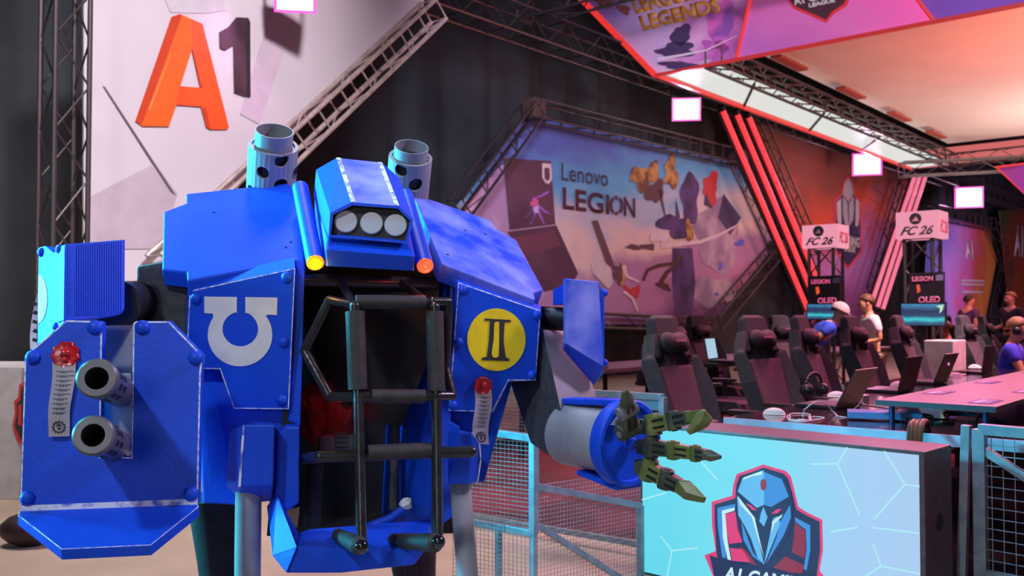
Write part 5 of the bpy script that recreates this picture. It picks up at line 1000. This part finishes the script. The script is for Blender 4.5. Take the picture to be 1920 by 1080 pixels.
# pedestal carrying the latter
bm = BM(); box(bm, V((2.15, 10.0, .775)), (.6, .4, .04), d); hull(bm, [V((2.15+i*.05, 10+j*.05, z)) for i in (-1, 1) for j in (-1, 1) for z in (0, .76)]); tag(mk('side_table', bm, Mplast), 'small dark table under the bright white-screen laptop', 'table')
# low rail before the poster
rr0, rr1 = wallpl(8.0).at(1120, 640), wallpl(8.0).at(1500, 608)
# ================================================================== kiosks with football game signs
def kiosk(X0, Y0, zt, lab1, s_=1.0, wv=.50, dv=.42, hv=.32):
    p = V((X0, Y0, 0)); c = p+e*wv/2+d*dv/2
    truss('kiosk_truss', V((c.x, c.y, 0)), V((c.x, c.y, zt-hv)), .34*s_, 'dark truss column under the %s pink football sign box' % lab1, n=e, pitch=.4)
    b = thing('sign_box', 'pink box sign reading FC 26 in black, the %s one' % lab1, 'sign', V((c.x, c.y, zt-hv)), 'pink football sign boxes')
    bm = BM(); hull(bm, [p+e*i*wv+d*j*dv+Z*(zt-hv*k) for i in (0, 1) for j in (0, 1) for k in (0, 1)]); mk('lightbox', bm, glow('pink_lightbox_%s' % lab1, (1, .36, .50), .82), b)
    fq = lambda u, v_: p-d*.006+e*wv*u+Z*(zt-hv*(1-v_)-0)
    sq = lambda u, v_: p+e*(wv+.006)+d*dv*u+Z*(zt-hv*(1-v_))
    text_quad('lettering', 'FC 26', [fq(.10, .12), fq(.86, .12), fq(.90, .46), fq(.16, .46)], Mink, b, .002, .03, .25)
    text_quad('lettering', 'FC 26', [sq(.12, .2), sq(.85, .2), sq(.88, .7), sq(.15, .7)], flat('red_letter', (.75, .03, .10)), b, .002, .03, .2)
    bm = BM(); cc = fq(.47, .72); lathe(bm, cc, -d, [(0, .075*s_), (.006, .075*s_), (.006, .001)], 24); mk('round_logo', bm, Mink, b)
    bm = BM(); ext(bm, [cc-d*.010+e*.045*s_*x+Z*.03*s_*y for x, y in ((-1, -1), (1, -1), (.2, 1))], d*.003); mk('logo_mark', bm, flat('logo_pink', (.8, .3, .4)), b)
    return c
kA = kiosk(4.05, 13.0, 2.54, 'left')
kB = kiosk(4.74, 11.5, 2.56, 'right', .95, .50, .40, .33)
def panel(name, lab, cat, q, Y, m, th=.05):
    pl = Pl(W(q[0][0], q[0][1], Y), n=-d); bm = BM(); decal(bm, pl, q, 0, th); return tag(mk(name, bm, m), lab, cat), pl
for (x0, y0, Y, lab) in ((1515, 518, 12.6, 'left'), (1704, 512, 11.1, 'right')):
    k = 13.0/12.6 if Y > 12 else 1.13
    o, pl = panel('brand_panel', 'black panel lettered LEGION and OLED above the %s game monitor' % lab, 'sign', [(x0, y0), (x0+58*k, y0-2), (x0+58*k, y0+52*k), (x0, y0+54*k)], Y, mat('panel_black_%s' % lab, (.012, .008, .014), .5))
    tq('lettering', 'LEGION', pl, [(x0+6, y0+14*k), (x0+40*k, y0+13*k), (x0+40*k, y0+5*k), (x0+6, y0+6*k)], glow('pink_letter_%s' % lab, (.9, .12, .30), .8), o, .006, .002, bold=.03)
    tq('lettering', 'OLED', pl, [(x0+18, y0+50*k), (x0+52*k, y0+49*k), (x0+52*k, y0+38*k), (x0+18, y0+39*k)], bpy.data.materials['pink_letter_%s' % lab], o, .006, .002, bold=.03)
    bm = BM(); decal(bm, pl, [(x0+14, y0+20*k), (x0+20, y0+19*k), (x0+22, y0+30*k), (x0+16, y0+34*k)], .004, .002); mk('red_mark', bm, glow('red_mark_%s' % lab, (1, .1, .05), .8), o)
    bm = BM(); decal(bm, pl, [(x0+45*k, y0+3*k), (x0+57*k, y0+2*k), (x0+57*k, y0+12*k), (x0+45*k, y0+13*k)], .004, .002); mk('corner_mark', bm, flat('corner_violet_%s' % lab, (.2, .14, .3)), o)
for (q, Y, lab) in (([(1512, 569), (1586, 567), (1586, 600), (1512, 600)], 12.2, 'left'), ([(1688, 568), (1773, 566), (1773, 612), (1688, 612)], 10.9, 'right')):
    pl = Pl(W(q[0][0], q[0][1], Y), n=-d)
    mo = thing('game_monitor', 'wide monitor with a blue and teal game picture, the %s one' % lab, 'monitor', V((pl.at(*q[3]).x, pl.at(*q[3]).y, 0)), 'monitors at the kiosks')
    bm = BM(); decal(bm, pl, q, 0, .05); mk('monitor_shell', bm, Mplast, mo)
    x0, y0 = q[0][0]+2, q[0][1]+2; x1, y1 = q[1][0]-2, q[2][1]-2
    gm = gradmat('game_picture_%s' % lab, pl.at(x0, y0), pl.at(x0, y1), [(0, (.05, .25, .5)), (.3, (.015, .03, .10)), (.55, (.02, .06, .16)), (.72, (.04, .62, .66)), (.85, (.03, .12, .25)), (1, (.02, .05, .12))], emit=1.0, noise=.25, nscale=5)
    bm = BM(); decal(bm, pl, [(x0, y0), (x1, y0), (x1, y1), (x0, y1)], .004, .003); sc_ = mk('monitor_picture', bm, gm, mo)
    bm = BM(); decal(bm, pl, [(x1-16, y0+4), (x1-2, y0+1), (x1-4, y0+12), (x1-10, y0+18), (x1-8, y0+8)], .008, .002); mk('bright_figure', bm, glow('figure_green_%s' % lab, (.6, .9, .5), .9), sc_)
    c_ = (pl.at(*q[3])+pl.at(*q[2]))/2+d*.05; bm = BM(); hull(bm, [c_+e*i*.03+d*j*.03-Z*k for i in (-1, 1) for j in (-1, 1) for k in (0, c_.z)]); mk('monitor_stand', bm, Mplast, mo)
    bm = BM(); hull(bm, [V((c_.x, c_.y, 0))+e*i*.3+d*j*.25+Z*k for i in (-1, 1) for j in (-1, 1) for k in (0, .02)]); mk('stand_foot', bm, Mplast, mo)
bm = BM(); pp = Pl(W(1735, 640, 10.2), n=-d); decal(bm, pp, [(1732, 638), (1787, 636), (1787, 720), (1732, 716)], 0, .5)
for v in bm.verts: v.co.z = min(v.co.z, W(1735, 638, 10.2).z) if v.co.z > .8 else 0
tag(mk('kiosk_cabinet', bm, mat('white_cabinet', (.62, .5, .52), .5), bevel=.01), 'plain cabinet glowing pink under the right game monitor', 'cabinet')
# ---- white counter and bits at the left edge
bm = BM(); cA = W(40, 688, 6.6); hull(bm, [V((cA.x+i, cA.y+j, k)) for i in (-2.2, 0) for j in (0, .8) for k in (0, cA.z)]); ct = tag(mk('reception_counter', bm, mat('white_counter', (.55, .55, .58), .5), bevel=.01), 'white counter with a red crest at the left edge behind the cannon arm', 'counter')
PC = Pl(W(40, 750, 6.594), n=V((0, -1, 0))); bm = BM(); decal(bm, PC, [(46, 715), (36, 722), (34, 745), (26, 752), (28, 775), (23, 798), (34, 830), (60, 840), (60, 715)], .004, .003); cr_ = mk('printed_crest', bm, flat('crest_red_print', (.62, .04, .04)), ct)
bm = BM(); decal(bm, PC, [(46, 722), (40, 728), (38, 750), (31, 756), (32, 775), (28, 798), (38, 822), (60, 832), (60, 722)], .008, .003); mk('printed_crest_field', bm, flat('crest_black_print', (.03, .03, .05)), cr_)
bm = BM(); decal(bm, PC, [(34, 760), (40, 758), (40, 800), (34, 796)], .012, .003); mk('printed_crest_bar', bm, bpy.data.materials['crest_red_print'], cr_)
fl_ = lambda px, py, dz=0: (lambda Y: V(((px-960)/F*Y, Y, dz)))(1.3/(py-590)*F)
curve('cable_pile', [fl_(-20, 905, .03), fl_(8, 890, .09), fl_(25, 905, .05), fl_(5, 915, .03), fl_(20, 895, .12), fl_(35, 912, .04), fl_(0, 900, .07), fl_(30, 888, .14), fl_(-10, 893, .09)], .022, mat('chrome_cable', (.4, .4, .42), .25, metal=.8), None, 'grey cable pile on the floor at the left edge', 'cable')
bm = BM(); ball(bm, fl_(62, 1018, .09), .11, 16, (1.5, 1.2, .85)); tag(mk('equipment_bag', bm, mat('dark_maroon_bag', (.03, .012, .016), .5), smooth=True), 'dark rounded bag on the floor behind the cannon shield', 'bag')
# ---- carpet under the gaming area
bm = BM(); ext(bm, [dp(-.1, -4.0, .006), dp(20, -4.0, .006), dp(20, 6, .006), dp(-.1, 6, .006)], (0, 0, -.005)); tag(mk('carpet', bm, mat('dark_red_carpet', (.14, .02, .03), .95, col2=(.05, .012, .018), scale=1.3, lo=.4, hi=.6)), 'dark red carpet under the gaming desks and chairs', 'carpet')
# ================================================================== people
def skinned(name, P, E, Rr, m, parent, sub=2, root='pelvis'):
    keys = list(P); me = bpy.data.meshes.new(name); me.from_pydata([P[k] for k in keys], [(keys.index(a), keys.index(b)) for a, b in E], [])
    o = bpy.data.objects.new(name, me); C.objects.link(o); sm = o.modifiers.new('s', 'SKIN'); sm.use_smooth_shade = True
    if not me.skin_vertices: me.skin_vertices_new() if hasattr(me, 'skin_vertices_new') else None
    sv = me.skin_vertices[0].data
    for i, k in enumerate(keys):
        r = Rr[k]; sv[i].radius = r if isinstance(r, tuple) else (r, r); sv[i].use_root = (k == root)
    ss = o.modifiers.new('u', 'SUBSURF'); ss.levels = sub; ss.render_levels = sub
    return baked(o, name, m, parent)
def person(label, loc, rz, H=1.7, lean=0., nod=0., sit=False, arms='down', shirt=(.7, .6, .65), pants=(.45, .3, .2), short=True, hair=(.12, .05, .025), skin=None, cap=None, sleeve=.5, stride=0.):
    root = thing('person', label, 'person', loc, None, rz); S = H/1.75; skm = skin or Mskin
    rot = Matrix.Rotation(lean, 3, 'Y'); pz = (.93*S if not sit else .52)
    def up(x, y, z): return rot @ (V((x, y, z))*S)+V((0, 0, pz))
    P = {'pelvis': V((0, 0, pz)), 'waist': up(0, 0, .16), 'chest': up(.01, 0, .34), 'neck0': up(-.005, 0, .50), 'neck': up(.01, 0, .535)}
    nr = Matrix.Rotation(lean+nod, 3, 'Y'); hd = lambda x, y, z: P['neck']+nr @ (V((x, y, z))*S)
    P['jaw'] = hd(.03, 0, .055); P['skull'] = hd(.01, 0, .125); P['crown'] = hd(.0, 0, .19); P['nose'] = hd(.118, 0, .095)
    Rr = {'pelvis': (.135*S, .10*S), 'waist': (.12*S, .095*S), 'chest': (.145*S, .10*S), 'neck0': (.075*S, .06*S), 'neck': .045*S, 'jaw': (.055*S, .06*S), 'skull': (.082*S, .092*S), 'crown': (.055*S, .06*S), 'nose': .012*S}
    E = [('pelvis', 'waist'), ('waist', 'chest'), ('chest', 'neck0'), ('neck0', 'neck'), ('neck', 'jaw'), ('jaw', 'skull'), ('skull', 'crown'), ('jaw', 'nose')]
    for q, n in ((1, 'l'), (-1, 'r')):
        P['sh'+n] = up(0, q*.185, .455); Rr['sh'+n] = .058*S
        if arms == 'down': el, ha = up(-.04, q*.23, .16), up(.10, q*.22, -.06)
        elif arms == 'bent': el, ha = up(-.05, q*.22, .17), up(.20, q*.15, .13)
        else: el, ha = up(.16, q*.24, .20), up(.42, q*.12, .16)
        P['el'+n] = el; P['wr'+n] = el+(ha-el)*.9; P['pa'+n] = ha+(ha-el).normalized()*.035*S; Rr['el'+n] = .040*S; Rr['wr'+n] = .027*S; Rr['pa'+n] = (.034*S, .02*S)
        E += [('chest', 'sh'+n), ('sh'+n, 'el'+n), ('el'+n, 'wr'+n), ('wr'+n, 'pa'+n)]
        dr = (ha-el).normalized(); sd = V((0, 1, 0)); sd = (sd-dr*sd.dot(dr)).normalized(); dn = dr.cross(sd)
        for k in range(5):
            f0 = P['pa'+n]+dr*(.05 if k else .01)*S+sd*((k-2.5)*.019 if k else -q*.045)*S; f1 = f0+dr*(.032 if k else .02)*S+dn*.012*q*S
            P[f'f{n}{k}'] = f0; P[f'g{n}{k}'] = f1; Rr[f'f{n}{k}'] = Rr[f'g{n}{k}'] = .009*S; E += [('pa'+n, f'f{n}{k}'), (f'f{n}{k}', f'g{n}{k}')]
        st = stride*q
        if sit: hp_, kn, an, to = V((.02, q*.09, pz-.01)), V((.42*S, q*.13, pz+.0)), V((.40*S, q*.12, .08)), V((.56*S, q*.12, .04))
        else: hp_, kn, an, to = V((0, q*.09*S, pz-.06)), V((.05*S+st*.5, q*.10*S, .49*S)), V((-.02+st, q*.10*S, .09)), V((.14*S+st, q*.11*S, .035))
        P['hi'+n] = hp_; P['kn'+n] = kn; P['an'+n] = an; P['to'+n] = to; Rr['hi'+n] = .085*S; Rr['kn'+n] = .055*S; Rr['an'+n] = .038*S; Rr['to'+n] = .032*S
        E += [('pelvis', 'hi'+n), ('hi'+n, 'kn'+n), ('kn'+n, 'an'+n), ('an'+n, 'to'+n)]
    mw = Matrix.LocRotScale(V(loc), root.rotation_euler, None)
    def put(o):
        o.parent = root; o.matrix_parent_inverse = Matrix.Identity(4); return o
    put(skinned('body', P, E, Rr, skm, None))
    # shirt: torso and sleeves a little outside the body
    sk_ = ['pelvis', 'waist', 'chest', 'neck0']; g = .016
    P2 = {k: P[k].copy() for k in sk_}; P2['pelvis'] = P['pelvis']+V((0, 0, .02)); R2 = {k: tuple(x+g for x in Rr[k]) for k in sk_}; P2['neck0'] = P['neck0']-V((0, 0, .02)); E2 = [('pelvis', 'waist'), ('waist', 'chest'), ('chest', 'neck0')]
    for n in 'lr':
        P2['sh'+n] = P['sh'+n]; P2['sv'+n] = P['sh'+n].lerp(P['el'+n], sleeve*1.2); R2['sh'+n] = Rr['sh'+n]+g; R2['sv'+n] = .062*S; E2 += [('chest', 'sh'+n), ('sh'+n, 'sv'+n)]
    key = '%.2f_%.2f_%.2f' % shirt; put(skinned('shirt', P2, E2, R2, bpy.data.materials.get('cloth_'+key) or mat('cloth_'+key, shirt, .8, col2=tuple(c*.85 for c in shirt), scale=9, bump=.5, bscale=14), None))
    P3 = {'pelvis': P['pelvis']}; R3 = {'pelvis': tuple(x+.02 for x in Rr['pelvis'])}; E3 = []
    for n in 'lr':
        P3['hi'+n] = P['hi'+n]; R3['hi'+n] = .105*S; P3['kn'+n] = P['hi'+n].lerp(P['kn'+n], .95); R3['kn'+n] = .078*S; E3 += [('pelvis', 'hi'+n), ('hi'+n, 'kn'+n)]
        if not short: P3['an'+n] = P['an'+n]+V((0, 0, .03)); R3['an'+n] = .058*S; E3.append(('kn'+n, 'an'+n))
    key = '%.2f_%.2f_%.2f' % pants; put(skinned('shorts' if short else 'trousers', P3, E3, R3, bpy.data.materials.get('cloth_'+key) or mat('cloth_'+key, pants, .85, scale=12), None))
    for n in 'lr':
        bm = BM(); hull(bm, [P['an'+n]+V((x*S, y*S, z)) for x, y, z in ((-.06, -.035, -.085), (-.06, .035, -.085), (.2, -.04, -.085), (.2, .04, -.085), (-.05, -.03, .0), (-.05, .03, 0), (.05, -.03, .0), (.05, .03, 0), (.18, -.03, -.045), (.18, .03, -.045))]); put(mk('shoe', bm, Mplast, bevel=.01))
    # hair cap, ears, eyes
    key = 'hair_%.2f_%.2f' % hair[:2]; hm = bpy.data.materials.get(key) or mat(key, hair, .6, col2=tuple(c*.5 for c in hair), scale=50)
    bm = BM(); ball(bm, (0, 0, 0), .104*S, 20, (1.0, .92, .98)); bmesh.ops.bisect_plane(bm, geom=bm.verts[:]+bm.edges[:]+bm.faces[:], plane_co=(0, 0, .012), plane_no=(.7, 0, -1), clear_outer=True)
    for v in bm.verts: v.co = hd(-.014, 0, .136)+nr @ v.co
    put(mk('hair', bm, hm, smooth=True))
    for q in (-1, 1):
        bm = BM(); ball(bm, (0, 0, 0), .022*S, 8, (.7, .35, 1.2)); 
        for v in bm.verts: v.co = hd(.0, q*.080, .105)+nr @ v.co
        put(mk('ear', bm, skm, smooth=True))
        bm = BM(); ball(bm, (0, 0, 0), .010*S, 8)
        for v in bm.verts: v.co = hd(.088, q*.03, .118)+nr @ v.co
        put(mk('eye', bm, Mink, smooth=True))
    bm = BM(); box(bm, (0, 0, 0), (.012*S, .045*S, .008*S))
    for v in bm.verts: v.co = hd(.092, 0, .055)+nr @ v.co
    put(mk('mouth', bm, bpy.data.materials.get('lips') or mat('lips', (.4, .1, .08), .5)))
    if cap:
        bm = BM(); ball(bm, (0, 0, 0), .114*S, 20, (1.05, .95, .98)); bmesh.ops.bisect_plane(bm, geom=bm.verts[:]+bm.edges[:]+bm.faces[:], plane_co=(0, 0, .0), plane_no=(.1, 0, -1), clear_outer=True); hull(bm, [V((x*S, y*S, z*S)) for x, y, z in ((.06, -.08, .015), (.06, .08, .015), (.2, -.05, -.01), (.2, .05, -.01), (.06, -.08, .025), (.06, .08, .025), (.2, 0, 0))])
        for v in bm.verts: v.co = hd(-.01, 0, .146)+nr @ v.co
        put(mk('cap', bm, mat('cap_cloth', cap, .8), smooth=True))
    root['hd'] = 0; del root['hd']; return root, hd, mw
def gx(px, Y): return V(((px-960)/F*Y, Y, 0))
pi = math.pi
person('boy in a white t-shirt and tan shorts walking past the chairs', gx(1634, 11.2), pi*.98, 1.60, .06, .18, arms='bent', shirt=(.78, .68, .70), pants=(.62, .45, .36), hair=(.16, .05, .02), stride=.14, sleeve=.62)
person('person in a blue t-shirt and pale cap bending over behind the chairs', gx(1508, 10.8), -.2, 1.62, .72, -.2, arms='down', shirt=(.03, .08, .62), pants=(.03, .03, .09), cap=(.60, .42, .42), hair=(.1, .05, .03))
ks, hdk, mwk = person('boy in a blue t-shirt wearing a black headset, seated at the right edge', gx(1882, 9.7), -.6, 1.75, .16, .12, sit=True, arms='fwd', shirt=(.05, .05, .70), pants=(.03, .03, .05), hair=(.30, .13, .06))
h2 = headset(mwk @ hdk(.0, 0, .10), -.6+pi/2, 'black headset worn by the boy at the right edge', None, 1.0)
person('man in a dark purple shirt standing before the pink and blue poster', gx(1816, 18.0), .3, 1.74, 0, .05, arms='bent', shirt=(.09, .03, .12), pants=(.03, .02, .04), short=False, hair=(.03, .015, .01))
person('person in a black shirt with a red collar standing at the far right', gx(1896, 16.5), pi*1.1, 1.76, 0, .1, arms='bent', shirt=(.03, .01, .02), pants=(.02, .02, .03), short=False, hair=(.35, .16, .07))
person('person with an orange-lit face seated at the desk by the hexagon poster', gx(1213, 12.6), -.3, 1.70, .1, .1, sit=True, arms='fwd', shirt=(.04, .02, .03), pants=(.02, .02, .03), short=False, hair=(.02, .012, .01))
person('person in dark clothes seated right of the right game monitor', gx(1786, 12.8), 2.6, 1.62, .15, .1, sit=True, arms='fwd', shirt=(.14, .06, .08), pants=(.35, .22, .22), short=False, hair=(.22, .08, .03))
# stools for the seated
for k, (p_, h_) in enumerate(((gx(1882, 9.7), .40), (gx(1213, 12.6), .40), (gx(1786, 12.8), .40))):
    st_ = thing('round_stool', ('low black stool under the boy in the headset', 'low black stool under the person by the hexagon poster', 'low black stool under the person right of the game monitor')[k], 'stool', p_, 'low stools')
    bm = BM(); cyl(bm, p_+V((0, 0, h_-.05)), p_+V((0, 0, h_-.0)), .17, seg=24); mk('stool_seat', bm, Mplast, st_, bevel=.01); bm = BM(); cyl(bm, p_+V((0, 0, .01)), p_+V((0, 0, h_-.05)), .03); cyl(bm, p_+V((0, 0, .008)), p_+V((0, 0, .03)), .18, .15, 24); mk('stool_base', bm, Mplast, st_)
